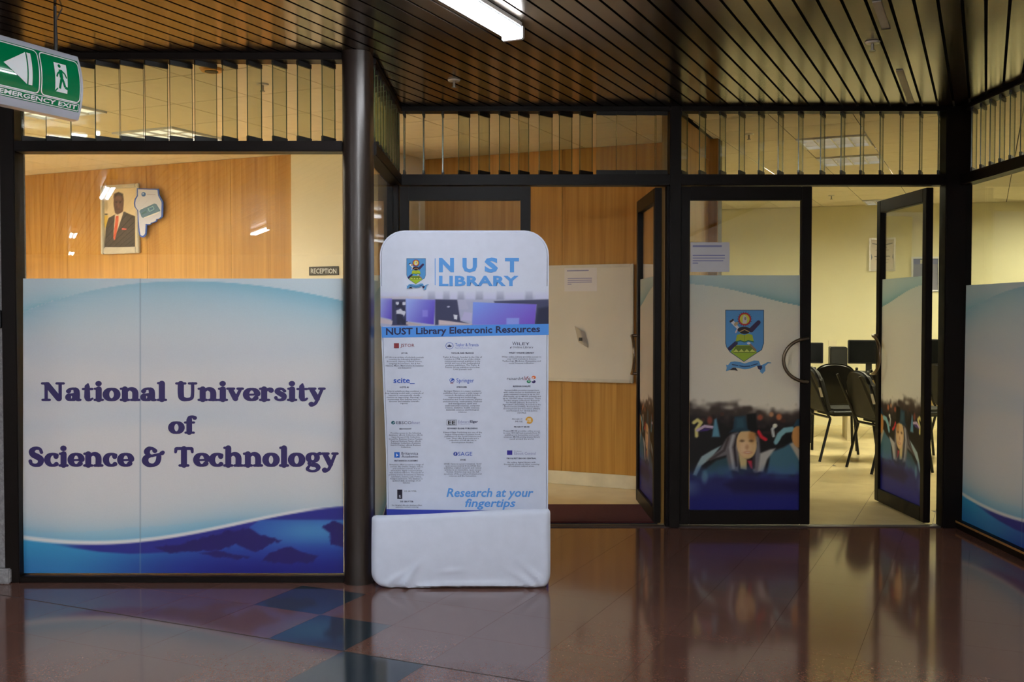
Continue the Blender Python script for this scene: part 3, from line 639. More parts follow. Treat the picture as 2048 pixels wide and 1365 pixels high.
GLY = {
 'i': (.44, [stem(.22, 0, .72), ft(.22), [(.06, .655, .06), (.2, .66, .06)], [(.21, .93, .125), (.215, .93, .125)]]),
 'l': (.44, [stem(.22, 0, 1.02), ft(.22), [(.06, .955, .06), (.2, .96, .06)]]),
 'n': (.92, [stem(.22, 0, .72), ft(.22), [(.05, .655, .06), (.2, .66, .06)], bez([(.26, .48, .06), (.42, .64, .08), (.6, .6, .11), (.68, .45, ST), (.68, .12, ST)]), ft(.68)]),
 'h': (.92, [stem(.22, 0, 1.02), ft(.22), [(.05, .955, .06), (.2, .96, .06)], bez([(.26, .48, .06), (.42, .64, .08), (.6, .6, .11), (.68, .45, ST), (.68, .12, ST)]), ft(.68)]),
 'r': (.66, [stem(.22, 0, .72), ft(.24, .19), [(.05, .655, .06), (.2, .66, .06)], bez([(.26, .46, .05), (.38, .62, .07), (.5, .61, .1), (.53, .56, .11)])]),
 'o': (.78, [arc(.38, .35, .25, .285, 0, 360, .128, .07, 30)]),
 'c': (.68, [arc(.38, .35, .25, .285, 50, 310, .125, .065, 22), [(.52, .54, .1), (.53, .5, .1)]]),
 'e': (.74, [arc(.38, .35, .25, .285, 5, 318, .125, .065, 26), [(.2, .33, .05), (.6, .35, .055)]]),
 'a': (.78, [bez([(.16, .52, .1), (.22, .62, .075), (.38, .66, .065), (.5, .58, .11), (.53, .42, ST), (.53, .2, ST)]), arc(.29, .2, .15, .14, 40, 330, .115, .06, 18), [(.3, .36, .05), (.5, .4, .05)], bez([(.53, .2, ST), (.58, .08, .09), (.68, .06, .06)])]),
 't': (.56, [[(.24, .2, ST), (.24, .78, .1)], bez([(.24, .22, ST), (.27, .1, .1), (.36, .06, .068), (.47, .13, .05)]), [(.06, .64, .062), (.46, .64, .062)], [(.24, .82, .07), (.27, .9, .05)]]),
 'v': (.74, [[(.16, .6, .1), (.37, .12, .11)], [(.58, .6, .07), (.38, .1, .075)], ft(.16, .14, .66), ft(.58, .11, .66)]),
 'y': (.76, [[(.16, .6, .1), (.39, .12, .11)], bez([(.6, .6, .07), (.42, .12, .075), (.3, -.14, .075), (.14, -.2, .1)]), [(.13, -.17, .11), (.14, -.17, .11)], ft(.16, .14, .66), ft(.6, .11, .66)]),
 's': (.64, [bez([(.5, .53, .075), (.4, .64, .065), (.24, .63, .085), (.17, .51, .105), (.31, .39, .115), (.46, .28, .115), (.45, .12, .09), (.3, .06, .065), (.14, .1, .06), (.11, .18, .08)])]),
 'f': (.6, [stem(.24, 0, .85), ft(.26, .19), bez([(.24, .78, ST), (.28, .93, .09), (.42, .97, .07), (.5, .9, .1)]), [(.05, .64, .062), (.46, .64, .062)]]),
 'g': (.8, [arc(.36, .46, .2, .2, 0, 360, .11, .06, 26), [(.52, .62, .05), (.68, .66, .085)], bez([(.26, .28, .05), (.19, .17, .07), (.3, .1, .085), (.5, .08, .1), (.62, -.06, .09), (.5, -.2, .065), (.28, -.22, .06), (.12, -.12, .075), (.2, .03, .06)])]),
 'N': (1.08, [[(.22, .08, .072), (.22, .92, .072)], [(.26, .88, .12), (.78, .12, .12)], [(.84, .14, .072), (.84, .92, .072)], ft(.22, .15), ft(.18, .13, .94), ft(.84, .15, .94)]),
 'U': (1.04, [bez([(.26, .94, ST), (.26, .4, ST), (.31, .15, .11), (.52, .08, .085), (.73, .15, .08), (.78, .4, .072), (.78, .94, .072)]), ft(.26, .19, .94), ft(.78, .15, .94)]),
 'S': (.8, [bez([(.64, .72, .075), (.56, .9, .07), (.36, .93, .085), (.2, .8, .115), (.25, .62, .125), (.45, .5, .13), (.61, .36, .125), (.56, .14, .105), (.36, .07, .08), (.18, .14, .075), (.13, .28, .085)])]),
 'T': (.92, [stem(.46, 0, .98), ft(.46, .19), [(.12, .92, .075), (.8, .92, .075)], [(.1, .9, .075), (.08, .74, .06)], [(.82, .9, .075), (.84, .74, .06)]]),
 '&': (1.1, [bez([(.6, .8, .1), (.5, .92, .07), (.32, .9, .1), (.24, .74, .12), (.36, .58, .07), (.5, .55, .06)]), bez([(.44, .55, .06), (.22, .48, .11), (.16, .28, .13), (.3, .1, .1), (.54, .08, .085), (.72, .22, .1), (.78, .5, .1), (.72, .6, .08)]), [(.5, .56, .06), (.95, .66, .07)], [(.9, .68, .09), (.96, .72, .09)]]),
 ' ': (.42, [])}
def slab_text(LT, s, x0, x1, ytop, ybot):
    polys = []; pen = 0.0
    for ch in s:
        adv, strokes = GLY[ch]
        for stx in strokes:
            stx = [(a_, b_, r_ * (1.17 if r_ > .09 else 1.06)) for a_, b_, r_ in stx]
            for (ax, ay, ar), (bx, by, br) in zip(stx[:-1], stx[1:]):
                a = math.atan2(by - ay, bx - ax)
                p = [(pen + ax + ar * math.cos(a + math.pi / 2 + math.pi * i / 5), ay + ar * math.sin(a + math.pi / 2 + math.pi * i / 5)) for i in range(6)]
                p += [(pen + bx + br * math.cos(a - math.pi / 2 + math.pi * i / 5), by + br * math.sin(a - math.pi / 2 + math.pi * i / 5)) for i in range(6)]
                polys.append(p)
        pen += adv - 0.03
    allp = np.array([q for p in polys for q in p]); mn = allp.min(0); mx = allp.max(0)
    for p in polys: LT.raw([(x0 + (a - mn[0]) / (mx[0] - mn[0]) * (x1 - x0), ybot + (b - mn[1]) / (mx[1] - mn[1]) * (ytop - ybot)) for a, b in p])

# ================================================================== SHOP FRONTS (windows, doors, trims)
ZH0, ZH1 = 2.545, ZC - 0.001         # head rail
ZT0, ZT1 = 2.098, 2.162              # transom rail
def blades(root, spec, z0, z1, yc=-0.035):
    """spec: list of (u, du, dy): a glass blade from (u,yc) to (u+du, yc+dy), standing upright"""
    for u, du, dy in spec:
        Ln = math.hypot(du, dy); nx, ny = -dy / Ln * 0.003, du / Ln * 0.003
        mb = MB(); q = [(u - nx, yc - ny), (u + du - nx, yc + dy - ny), (u + du + nx, yc + dy + ny), (u + nx, yc + ny)]
        mb.slab(q, z0 + 0.012, z1 - 0.012); mb.mi = [1, 1, 0, 1, 0, 1]
        b = mb.build('louvre_blade', [M['blade'], M['blade_edge']], root)
        for za, zb in ((z0, z0 + 0.027), (z1 - 0.022, z1)):
            k = 2.2; q2 = [(u - nx * k, yc - ny * k), (u + du - nx * k, yc + dy - ny * k), (u + du + nx * k, yc + dy + ny * k), (u + nx * k, yc + ny * k)]
            MB().slab(q2, za, zb).build('blade_clip', M['clip'], b)
# ---- left shop front
wl = plane_thing(PL, 'window_1', 'large reception window with blue wave film and university name', 'window', kind='structure')
uL0, uL1 = PL.u(43, 700), PL.u(690, 700)
MB().box(PL.u(14, 700), uL0, -0.05, 0.05, 0, ZC - 0.001).build('jamb', M['frame_dark'], wl, bevel=0.004)
MB().box(uL0, uL1, -0.05, 0.05, 0, PL.z(400, 1149)).build('bottom_rail', M['frame_dark'], wl, bevel=0.004)
MB().box(uL0, uL1, -0.05, 0.05, PL.z(400, 306), PL.z(400, 285)).build('transom_rail', M['frame_dark'], wl, bevel=0.004)
MB().box(uL0, uL1, -0.05, 0.05, ZH0 - 0.005, ZH1).build('head_rail', M['frame_dark'], wl, bevel=0.004)
MB().box(uL0 - 0.001, uL1 + 0.001, -0.003, 0.003, PL.z(400, 1150), PL.z(400, 304)).build('glass_pane', M['glass'], wl)
hitL = lambda X, Y: PL.hit(X, Y)
film_me = tone_mesh('window_film', FX0, FX1, FY0, FY1, 258, 236, paint_main, hitL, M['print'], -0.0045)
film = obj('window_film', film_me, wl); film['label'] = 'blue and white wave film with dark continents'
LT = Lettering()
slab_text(LT, 'National University', 83, 652, 762, 814)
slab_text(LT, 'of', 337, 395, 831, 870)
slab_text(LT, 'Science & Technology', 58, 678, 891, 946)
LT.build('lettering', hitL, M['ink_navy'], film, -0.0062)
pxs = [49, 98, 148, 197, 246, 295, 344.6, 394, 449, 498.5, 549, 598, 647]
blades(wl, [(PL.u(p, 200), 0.08 if k < 8 else 0.045, 0.09 if k < 8 else 0.095) for k, p in enumerate(pxs)], PL.z(400, 285), ZH0 - 0.005)
# ---- bullnose corner post
tp = thing('trim_1', 'round-nosed dark bronze corner post beside the banner', 'post', (PL.u(717, 700), YL, 0), kind='structure')
xa, xb = PL.u(690, 700), XRET + 0.018; xm = (xa + xb) / 2; rr = (xb - xa) / 2
out = [(xa - xm, 0.06), (xa - xm, -0.05)] + [(rr * math.cos(math.pi + math.pi * i / 14) * 1.0, -0.05 + 0.055 * math.sin(math.pi + math.pi * i / 14)) for i in range(1, 14)] + [(xb - xm, -0.05), (xb - xm, 0.06)]
tp.location.x = xm
MB().slab(out, 0, ZC - 0.001).build('post_shaft', M['frame'], tp, smooth=True)
# ---- return glazing between the two fronts
wr = plane_thing(PRET, 'window_2', 'narrow side window between post and left doors', 'window', kind='structure')
ul, ur = 0.065, YR - YL - 0.04
MB().box(ul, ur, -0.03, 0.05, 0, 0.045).build('bottom_rail', M['frame_dark'], wr, bevel=0.004)
MB().box(ul, ur, -0.03, 0.05, ZT0, ZT1).build('transom_rail', M['frame_dark'], wr, bevel=0.004)
MB().box(ul, ur, -0.03, 0.05, ZH0, ZH1).build('head_rail', M['frame_dark'], wr, bevel=0.004)
MB().box(ul, ur, 0.007, 0.013, 0.044, ZT0 + 0.001).build('glass_pane', M['glass'], wr)
blades(wr, [(ul + 0.02 + 0.12 * k, 0.05, 0.07) for k in range(0, 10)], ZT1, ZH0, -0.02)
umin, umax, zmin, zmax = PL.u(FX0), PL.u(FX1), PL.z(400, FY1), PL.z(400, FY0)
f_ = obj('window_film', film_me, wr); f_.scale = ((ur - ul) / (umax - umin), 1, 1); f_.location = (ul - umin * f_.scale[0], 0.0105, 0)
# ---- recessed front: posts, louvre lights
def rect_trim(name, label, x0, x1, y0, y1, z0=0, z1=ZC - 0.001):
    t_ = thing(name, label, 'post', ((x0 + x1) / 2, (y0 + y1) / 2, z0), kind='structure')
    h = (x1 - x0) / 2; d = (y1 - y0) / 2
    MB().box(-h, h, -d, d, 0, z1 - z0).build('post_shaft', M['frame_dark'], t_, bevel=0.006); return t_
rect_trim('trim_2', 'dark post at the inner corner left of the doors', XRET - 0.06, PR.u(799), YR - 0.05, YR + 0.05)
rect_trim('trim_3', 'dark mullion between the left and right door pairs', PR.u(1336), PR.u(1358), YR - 0.055, YR + 0.055)
rect_trim('trim_4', 'dark corner post where the right side front begins', PR.u(1882), XR + 0.04, YR - 0.05, YR + 0.05)
def transom(name, label, x0, x1, spec):
    t_ = thing(name, label, 'window', (x0, YR, ZT0), kind='structure'); 
    MB((x0, 0, ZT0)).box(x0, x1, -0.05, 0.05, ZT0, ZT1).build('transom_rail', M['frame_dark'], t_, bevel=0.004)
    MB((x0, 0, ZT0)).box(x0, x1, -0.05, 0.05, ZH0, ZH1).build('head_rail', M['frame_dark'], t_, bevel=0.004)
    blades(t_, [(u - x0, a, b) for u, a, b in spec], ZT1 - ZT0, ZH0 - ZT0)
sp = [(PR.u(p, 280), -0.003, 0.10) for p in (809, 847.7, 886)] + [(PR.u(p, 280), 0.062, 0.095) for p in (918, 958, 999, 1037.6)] + [(PR.u(p, 280), 0.082, 0.085) for p in (1078, 1118, 1159)] + [(PR.u(p, 280), 0.125, 0.012) for p in (1192, 1231, 1271)] + [(PR.u(1308, 280), 0.078, 0.01)]
transom('window_3', 'row of upright glass louvres above the left doors', PR.u(799), PR.u(1336), sp)
transom('window_4', 'row of upright glass louvres above the right doors', PR.u(1358), PR.u(1882), [(PR.u(p, 280), 0.056, 0.105) for p in (1360, 1397, 1437.6, 1476, 1515, 1553.6, 1594, 1638, 1678.5, 1717, 1756, 1796, 1835, 1872)])
# ---- right-hand side front
wR = plane_thing(PRW, 'window_5', 'side window at the right edge with blue wave film', 'window', kind='structure')
u0, u1 = 0.05, 2.6
MB().box(u0, u1, -0.04, 0.05, 0, 0.05).build('bottom_rail', M['frame_dark'], wR, bevel=0.004)
MB().box(u0, u1, -0.04, 0.05, ZT0, ZT1).build('transom_rail', M['frame_dark'], wR, bevel=0.004)
MB().box(u0, u1, -0.04, 0.05, ZH0, ZH1).build('head_rail', M['frame_dark'], wR, bevel=0.004)
MB().box(u1, u1 + 0.08, -0.05, 0.06, 0, ZC - 0.001).build('jamb', M['frame_dark'], wR, bevel=0.004)
MB().box(u0, u1, -0.003, 0.003, 0.049, ZT0 + 0.001).build('glass_pane', M['glass'], wR)
MB().box(u0, u1, -0.043, -0.04, 0.036, 0.048).build('bead', M['wood_trim'], wR)
blades(wR, [(0.16 + 0.118 * k, -0.1, 0.075) for k in range(0, 20)], ZT1, ZH0, -0.02)
f_ = obj('window_film', film_me, wR); f_.scale = (2.0 / (umax - umin), 1, 1); f_.location = (u0 + 0.02 - umin * f_.scale[0], 0.0, 0)
# ---- doors
ZD0, ZD1 = 0.016, 2.092
DH = (PR.u(1360), PR.u(1620))
DW = DH[1] - DH[0]
door_uv = lambda X, Y: ((PR.hit(X, Y)[0] - DH[0]), PR.hit(X, Y)[1])
door_film_me = tone_mesh('window_film', DX0, DX1, DY0, DY1, 112, 236, paint_door, door_uv, M['print_door'], -0.0045)
def door(name, label, loc, rz, flip=False, handle=True):
    d = thing(name, label, 'door', loc, rz, kind='structure'); s = -1 if flip else 1
    bx = lambda a, b, y0, y1, z0, z1: MB().box(min(s * a, s * b), max(s * a, s * b), y0, y1, z0, z1)
    sw = 0.055
    bx(0, sw, -0.022, 0.022, ZD0, ZD1).build('stile', M['frame_dark'], d, bevel=0.003); bx(DW - 0.062, DW, -0.022, 0.022, ZD0, ZD1).build('stile', M['frame_dark'], d, bevel=0.003)
    bx(sw, DW - 0.062, -0.022, 0.022, 2.008, ZD1).build('top_rail', M['frame_dark'], d, bevel=0.003); bx(sw, DW - 0.062, -0.022, 0.022, ZD0, 0.104).build('bottom_rail', M['frame_dark'], d, bevel=0.003)
    bx(sw - .001, DW - 0.061, -0.003, 0.003, 0.103, 2.009).build('glass_pane', M['glass'], d)
    f = obj('window_film', door_film_me, d)
    if flip: f.scale = (-1, 1, 1)
    if handle:
        for yy in (-1, 1):
            z1_, z0_ = PR.z(1615, 677), PR.z(1615, 763); zc = (z0_ + z1_) / 2; r = (z1_ - z0_) / 2; xe = DW - 0.03
            path = [(s * xe, yy * 0.022, zc + r), (s * xe, yy * 0.055, zc + r)] + [(s * (xe - r * 1.12 * math.sin(t)), yy * 0.062, zc + r * math.cos(t)) for t in [math.pi * i / 18 for i in range(1, 18)]] + [(s * xe, yy * 0.055, zc - r), (s * xe, yy * 0.022, zc - r)]
            h = MB().tube(path, 0.0105, 10).build('pull_handle', M['handle'], d, smooth=True)
    return d, f
d1, f1 = door('door_1', 'closed glass door leaf partly hidden behind the banner', (PR.u(801), YR, 0), 0)
d2, fB = door('door_2', 'open glass door leaf standing in front of the whiteboard wall', (PR.u(1317), YR + 0.03, 0), R(-89), True)
d3, fC = door('door_3', 'closed glass door with university crest and graduates picture', (DH[0], YR, 0), 0)
d4, fD = door('door_4', 'open glass door leaf at the right side of the entrance', (PR.u(1861), YR + 0.03, 0), R(-88.5), True)
ck = Ink(); crest(ck); kk = 120 / 1024.0
ck.build('crest', lambda x, y: door_uv(1430 + x * kk, 600 + y * kk), M['print_flat'], fC, -0.0052, 0.00012)['label'] = 'blue shield crest with cogwheel and book above a ribbon'
# hinge posts of the open leaves
rect_trim('trim_5', 'thin dark jamb beside the open left leaf', PR.u(1331), PR.u(1336) - 0.001, YR - 0.04, YR + 0.04, 0, ZT0)
# strip of threshold
th = thing('trim_6', 'low dark threshold strip under the doors', 'threshold', (PR.u(800), YR, 0), kind='structure')
MB().box(0, PR.u(1882) - PR.u(800), -0.03, 0.03, 0.0, 0.006).build('strip', M['joint'], th)

# ================================================================== LAMPS
def tube_light(label, end, group='corridor tube lights', L=1.22, mat='tube_rear'):
    c = Vector((end[0], end[1])) - VD * (L / 2)
    t = thing('tube_light', label, 'light', (c.x, c.y, ZC - 0.06), math.pi / 2 - TH, group)
    h = L / 2
    MB().box(-h, h, -0.045, 0.045, 0.03, 0.058).build('batten', M['fitting'], t, bevel=0.006)
    for sx in (-1, 1): MB().box(sx * h - 0.014, sx * h + 0.014, -0.05, 0.05, -0.018, 0.04).build('end_cap', M['fitting'], t, bevel=0.005)
    for sy in (-1, 1): MB().tube([(-h + 0.014, sy * 0.028, 0.006), (h - 0.014, sy * 0.028, 0.006)], 0.0135, 10).build('tube', M[mat], t, smooth=True)
    return t
E0 = on_z(1026, 70, ZC - 0.055)
tube_light('lit twin fluorescent tube light on the slat ceiling', E0, mat='tube')
for (x, y, lb) in ((-3.75, 0.4, 'twin tube light out of frame left of the camera'), (-6.4, -5.0, 'twin tube light far behind the camera'), (0.75, 0.9, 'twin tube light added above the camera'),
                   (-8.4, -9.6, 'twin tube light at the far corridor end'), (1.2, -3.6, 'twin tube light added behind the camera to the right'), (-1.3, -1.6, 'twin tube light added behind the camera'), (-3.4, -4.4, 'twin tube light added behind the camera to the left'), (-0.6, -7.4, 'twin tube light added near the rear corridor wall')):
    tube_light(lb, (x, y))  # some of these tubes are unseen additions that light the shop fronts

def troffer(label, corner, s, mat, group, fins, depth=0.05):
    c = Vector((corner.x, corner.y)) + UD * (s / 2) + VD * (s / 2)
    t = thing('ceiling_light', label, 'light', (c.x, c.y, ZC - 0.012), -TH, group); h = s / 2 - 0.004
    mb = MB()
    for a, b, c_, d in ((-h, h, -h, -h + .02), (-h, h, h - .02, h), (-h, -h + .02, -h + .02, h - .02), (h - .02, h, -h + .02, h - .02)): mb.box(a, b, c_, d, -0.004, depth - .001)
    mb.build('frame', M['fitting'], t)
    MB().box(-h, h, -h, h, depth, depth + .006).build('diffuser', mat, t)
    for k in range(1, fins):
        p = -h + 2 * h * k / fins
        MB().box(p - .005, p + .005, -h + .02, h - .02, -0.004, depth - .006).build('fin', M['aluminium'], t)
    for k in range(1, 3):
        p = -h + 2 * h * k / 3
        MB().box(-h + .02, h - .02, p - .005, p + .005, -0.003, depth - .007).build('fin', M['aluminium'], t)
V2 = lambda i, j, o, s: Vector((o.x, o.y)) + UD * (s * i) + VD * (s * j)
GL_ = 'reception ceiling lights'; GR_ = 'computer room ceiling lights'
troffer('square ceiling light seen through the middle louvres of the reception window', V2(-1, 0, oL, TL), TL, M['troffer_dim_l'], GL_, 4, 0.012)
troffer('square ceiling light half hidden by the exit sign', V2(*TL2, oL, TL), TL, M['troffer_dim_l'], GL_, 4, 0.012)
troffer('added reception ceiling light out of sight at the far left', V2(*HL1, oL, TL), TL, M['troffer_added_l'], GL_, 4, 0.016)
troffer('added reception ceiling light out of sight at the near left', V2(*HL2, oL, TL), TL, M['troffer_added_l'], GL_, 4, 0.016)  # both out-of-sight lights are added to brighten the reception room
troffer('gridded ceiling light nearest the right doors', V2(0, 0, oR, TR), TR, M['troffer_dim'], GR_, 4)
troffer('gridded ceiling light second from the right doors', V2(0, 2, oR, TR), TR, M['troffer_dim'], GR_, 4)
troffer('ceiling light close to the rear wall of the computer room', V2(*TR3, oR, TR), TR, M['troffer_dim'], GR_, 4)
for ij, lb in HRS: troffer(lb, V2(*ij, oR, TR), TR, M['troffer_added_r'], GR_, 4, 0.016)  # unseen lights added to brighten the computer room

# ================================================================== BANNER STAND
YB = 5.165; PBN = Plane((0, YB), 0)
bn = thing('banner_stand', 'tall white fabric banner stand with blue library print and curled white foot', 'banner', (-0.24, YB, 0))
offB = Vector((-0.24, 0, 0))
mapB = lambda X, Y: (PBN.hit(X, Y)[0] + 0.24, PBN.hit(X, Y)[1])
fl_ = lambda X, Y: tuple(float(v) for v in mapB(X, Y))
xl, xr = PBN.u(759, 500) + .24, PBN.u(1098, 500) + .24; zt = PBN.z(920, 461)
xlb = PBN.u(774, 1000) + .24; rc = 0.125
outl = [(xlb, 0.06), (xr - 0.004, 0.06), (xr - 0.002, zt * 0.55), (xr, zt - rc)] + [(xr - rc + rc * math.cos(R(90 * i / 8)), zt - rc + rc * math.sin(R(90 * i / 8))) for i in range(1, 9)]
outl += [(xl + rc - rc * math.sin(R(90 * i / 8)), zt - rc + rc * math.cos(R(90 * i / 8))) for i in range(0, 9)] + [(xl + 0.004, zt * 0.72), (xlb - 0.006, zt * 0.35)]
MB().prism(outl, 0.0, 0.032).build('fabric_panel', M['fabric'], bn, bevel=0.011, seg=3)
pb = bn
# lower fold: blue print on the back of the curl, curved floor part, white front lip
xL, xR_ = PL.u(742, 1100) + .24 + .012, None
YF = 4.875; PF = Plane((0, YF), 0)
xL = PF.u(742, 1090) + .24; xR_ = PF.u(1101, 1090) + .24
ztl, ztr = PF.z(745, 1034), PF.z(1098, 1021)
nx, ny = 72, 34
mb = MB(); vs = []
rb = 0.075
for side in (0, 1):
    for j in range(ny + 1):
        t = j / ny
        for i in range(nx + 1):
            s_ = i / nx; z_top = ztl + (ztr - ztl) * sm(0.0, 1.0, np.array(s_))
            z = 0.004 + float(z_top - 0.004) * t
            ins = rb - math.sqrt(max(0, rb * rb - max(0, rb - z) ** 2)) if z < rb else 0.0
            it = 0.02 - math.sqrt(max(0, .0004 - max(0, .02 - (float(z_top) - z)) ** 2)) if float(z_top) - z < .02 else 0.0
            x = xL + ins + it * .5 + (xR_ - xL - 2 * ins * 0.75 - it) * s_
            e = min(s_, 1 - s_) * (xR_ - xL); edge = max(0.0, 1 - e / 0.03) ** 2; et = max(0.0, 1 - min(z, float(z_top) - z) / 0.025) ** 2
            th_ = 0.022 * math.sqrt(max(0.0, 1 - min(1, edge + et)))
            wr_ = 0.0
            if side == 0:
                for cx, cz, ln, an, am in ((0.10, 0.035, 0.10, 0.55, .005), (0.20, 0.05, 0.09, 0.9, .006), (0.17, 0.02, .06, .5, .005), (.45, .085, .05, .1, .003), (.93, .05, .08, 2.4, .006), (.88, .03, .09, 2.6, .004), (.55, .02, .2, .05, .003), (.3, .012, .12, .1, .004), (.75, .015, .15, .0, .004)):
                    X_ = (s_ - cx) * (xR_ - xL); Z_ = z - cz; a_ = X_ * math.cos(an) + Z_ * math.sin(an); b_ = -X_ * math.sin(an) + Z_ * math.cos(an)
                    wr_ += 2.3 * am * math.exp(-(a_ / ln) ** 2 - (b_ / .012) ** 2)
                wr_ += 0.004 * math.sin(s_ * 90 + 3 * math.sin(s_ * 23)) * math.exp(-z / 0.012)
            bulge = 0.012 * math.sin(math.pi * t) + 0.02 * (1 - t)
            y = (YF - YB) + 0.035 - bulge + (-th_ - wr_ if side == 0 else th_)
            vs.append((x, y, z))
fs = []
W_ = nx + 1; N_ = W_ * (ny + 1)
for sd in (0, 1):
    for j in range(ny):
        for i in range(nx):
            a = sd * N_ + j * W_ + i; fs.append((a, a + 1, a + W_ + 1, a + W_))
for i in range(nx): fs.append((i, i + 1, N_ + i + 1, N_ + i)); a = ny * W_ + i; fs.append((a, a + 1, N_ + a + 1, N_ + a))
for j in range(ny): a = j * W_; fs.append((a, a + W_, N_ + a + W_, N_ + a)); a += nx; fs.append((a, a + W_, N_ + a + W_, N_ + a))
MB().add(vs, fs).build('fabric_foot', M['fabric'], bn, smooth=True)
yb0 = YF - YB + 0.03
pr = [(0.0, 0.11), (-0.008, 0.055), (-0.03, 0.02), (-0.07, 0.006), (yb0 + 0.06, 0.006), (yb0 + 0.025, 0.012), (yb0 + .02, .03), (yb0 + .035, .03), (yb0 + .05, .02), (-0.06, 0.02), (-0.02, .035), (0.006, .065), (0.02, .11)]
mb = MB(); n = len(pr)
mb.add([(xlb + .01, a, b) for a, b in pr] + [(xr - .02, a, b) for a, b in pr], [tuple(range(n)), tuple(range(2 * n - 1, n - 1, -1))] + [(i, i + n, (i + 1) % n + n, (i + 1) % n) for i in range(n)])
mb.build('fabric_curl', M['fabric'], bn, smooth=True)
# print on the panel
def slant(Y0, X): return Y0 - 6.0 * (X - 760) / 338.0
ink = Ink()
ink.poly([(773, 1019), (1097, 1023), (1097, 1140), (776, 1140)], (58, 72, 176))
ink.build('blue_fold', fl_, M['print_fabric'], pb, -0.0012, 0.0); ink = Ink()
ink.poly([(763, 654), (1097.5, 648), (1097.5, 670), (764, 676)], (84, 150, 232))
ink.build('colour_band', fl_, M['print_fabric'], pb, -0.0012, 0.0)
def paint_lab(X, Y):
    img = np.empty(X.shape + (3,)); img[...] = (218, 222, 238)
    C = (X - 740) / 0.1807; D = (Y - 570) / 0.1807
    pic = np.empty(img.shape); pic[...] = lerpc((214, 216, 234), (176, 178, 206), sm(60, 200, D))
    for a, b in ((640, 720), (810, 880), (970, 1040), (1170, 1250), (1400, 1480), (1720, 1800)): mixc(pic, (140, 142, 172), m_poly(C, D, [(a, 70), (b, 70), (b, 165), (a, 165)], 14) * .8)
    for a, b in ((120, 240), (250, 320), (430, 560), (730, 800), (890, 960), (1060, 1160), (1260, 1390), (1500, 1700), (1830, 1970)): mixc(pic, (206, 204, 236), m_poly(C, D, [(a, 80), (b, 80), (b, 155), (a, 155)], 12) * .8)
    mixc(pic, (196, 180, 186), m_poly(C, D, [(100, 130), (600, 130), (560, 160), (100, 160)], 10) * .6)
    mixc(pic, (58, 60, 92), m_poly(C, D, [(240, 160), (400, 160), (420, 450), (240, 450)], 6)); mixc(pic, (60, 62, 92), m_poly(C, D, [(720, 160), (965, 165), (1000, 400), (1140, 445), (720, 445)], 6))
    mixc(pic, (70, 72, 102), m_poly(C, D, [(1370, 180), (1980, 160), (1990, 445), (1820, 445), (1845, 220), (1380, 200)], 8)); mixc(pic, (44, 46, 72), m_poly(C, D, [(1860, 260), (1990, 240), (1990, 445), (1830, 445)], 20))
    n = vnoise(C, D, 34, 21); m = m_poly(C, D, [(285, 190), (395, 190), (395, 440), (300, 440)], 8); mixc(pic, (214, 214, 226), m * sm(.5, .62, n)); mixc(pic, (40, 42, 66), m * sm(.42, .3, n))
    for pts, a, b in (([(100, 150), (242, 152), (240, 385), (100, 352)], (166, 176, 232), (98, 76, 190)), ([(395, 152), (722, 166), (706, 440), (400, 402)], (158, 178, 240), (86, 58, 184)), ([(1140, 192), (1842, 216), (1822, 445), (1130, 445)], (128, 158, 240), (126, 82, 200))):
        x0 = min(p[0] for p in pts); x1 = max(p[0] for p in pts); y0 = min(p[1] for p in pts); y1 = max(p[1] for p in pts)
        g = np.clip(((C - x0) / (x1 - x0)) * .7 + ((D - y0) / (y1 - y0)) * .35 - .05, 0, 1); mm = m_poly(C, D, pts, 5)[..., None]; pic[...] = pic * (1 - mm) + lerpc(a, b, g) * mm
    mixc(pic, (156, 152, 232), m_poly(C, D, [(580, 280), (640, 280), (640, 355), (580, 355)], 8) * .6); mixc(pic, (150, 172, 242), m_poly(C, D, [(1510, 368), (1652, 366), (1650, 440), (1510, 440)], 7) * .8)
    mixc(pic, (184, 184, 210), m_poly(C, D, [(970, 168), (1058, 168), (1090, 268), (990, 272)], 6)); mixc(pic, (190, 184, 220), m_poly(C, D, [(1042, 300), (1132, 312), (1122, 402), (1010, 392)], 6))
    mixc(pic, (210, 192, 196), m_poly(C, D, [(760, 388), (880, 402), (1135, 436), (1120, 446), (760, 446)], 6)); mixc(pic, (206, 190, 196), m_poly(C, D, [(100, 362), (250, 400), (245, 440), (100, 425)], 6)); mixc(pic, (190, 172, 170), m_poly(C, D, [(400, 410), (580, 440), (540, 448), (400, 440)], 6))
    mixc(pic, (226, 226, 236), m_poly(C, D, [(925, 330), (968, 336), (964, 386), (930, 378)], 4)); mixc(pic, (200, 200, 220), m_ell(C, D, 868, 243, 16, 8, .5))
    f = sm(572, 606, Y)[..., None]; return img * (1 - f) + pic * f
me = tone_mesh('photo_print', 761, 1097.3, 573, 653, 226, 60, paint_lab, mapB, M['print_fabric'], -0.0006)
obj('photo_print', me, pb)['label'] = 'printed picture strip of purple computer screens'
ck = Ink(); crest(ck); kk = 45.5 / 780.0
ck.build('crest', lambda x, y: fl_(803 + x * kk, 507 + y * kk), M['print_fabric'], pb, -0.0008, 0.00012)['label'] = 'small blue shield crest'
LB = {k: Lettering() for k in ('ink_blue', 'ink_dark', 'ink_grey', 'ink_black', 'ink_royal', 'ink_red', 'ink_lilac')}
B = LB['ink_blue']
B.put('N', 878, 908, 516, 545, bold=.05); B.put('U', 925, 954, 516, 545.6, bold=.05); B.put('S', 969, 996, 515.4, 545.6, bold=.05); B.put('T', 1010, 1038, 516, 545, bold=.05)
B.put('LIBRARY', 878, 1037, 552, 572.5, bold=.04, spacing=1.07)
B.bar(869.6, 871, 517, 571)
B.build('title_lettering', fl_, M['ink_blue'], pb, -0.0021); LB['ink_blue'] = B = Lettering()
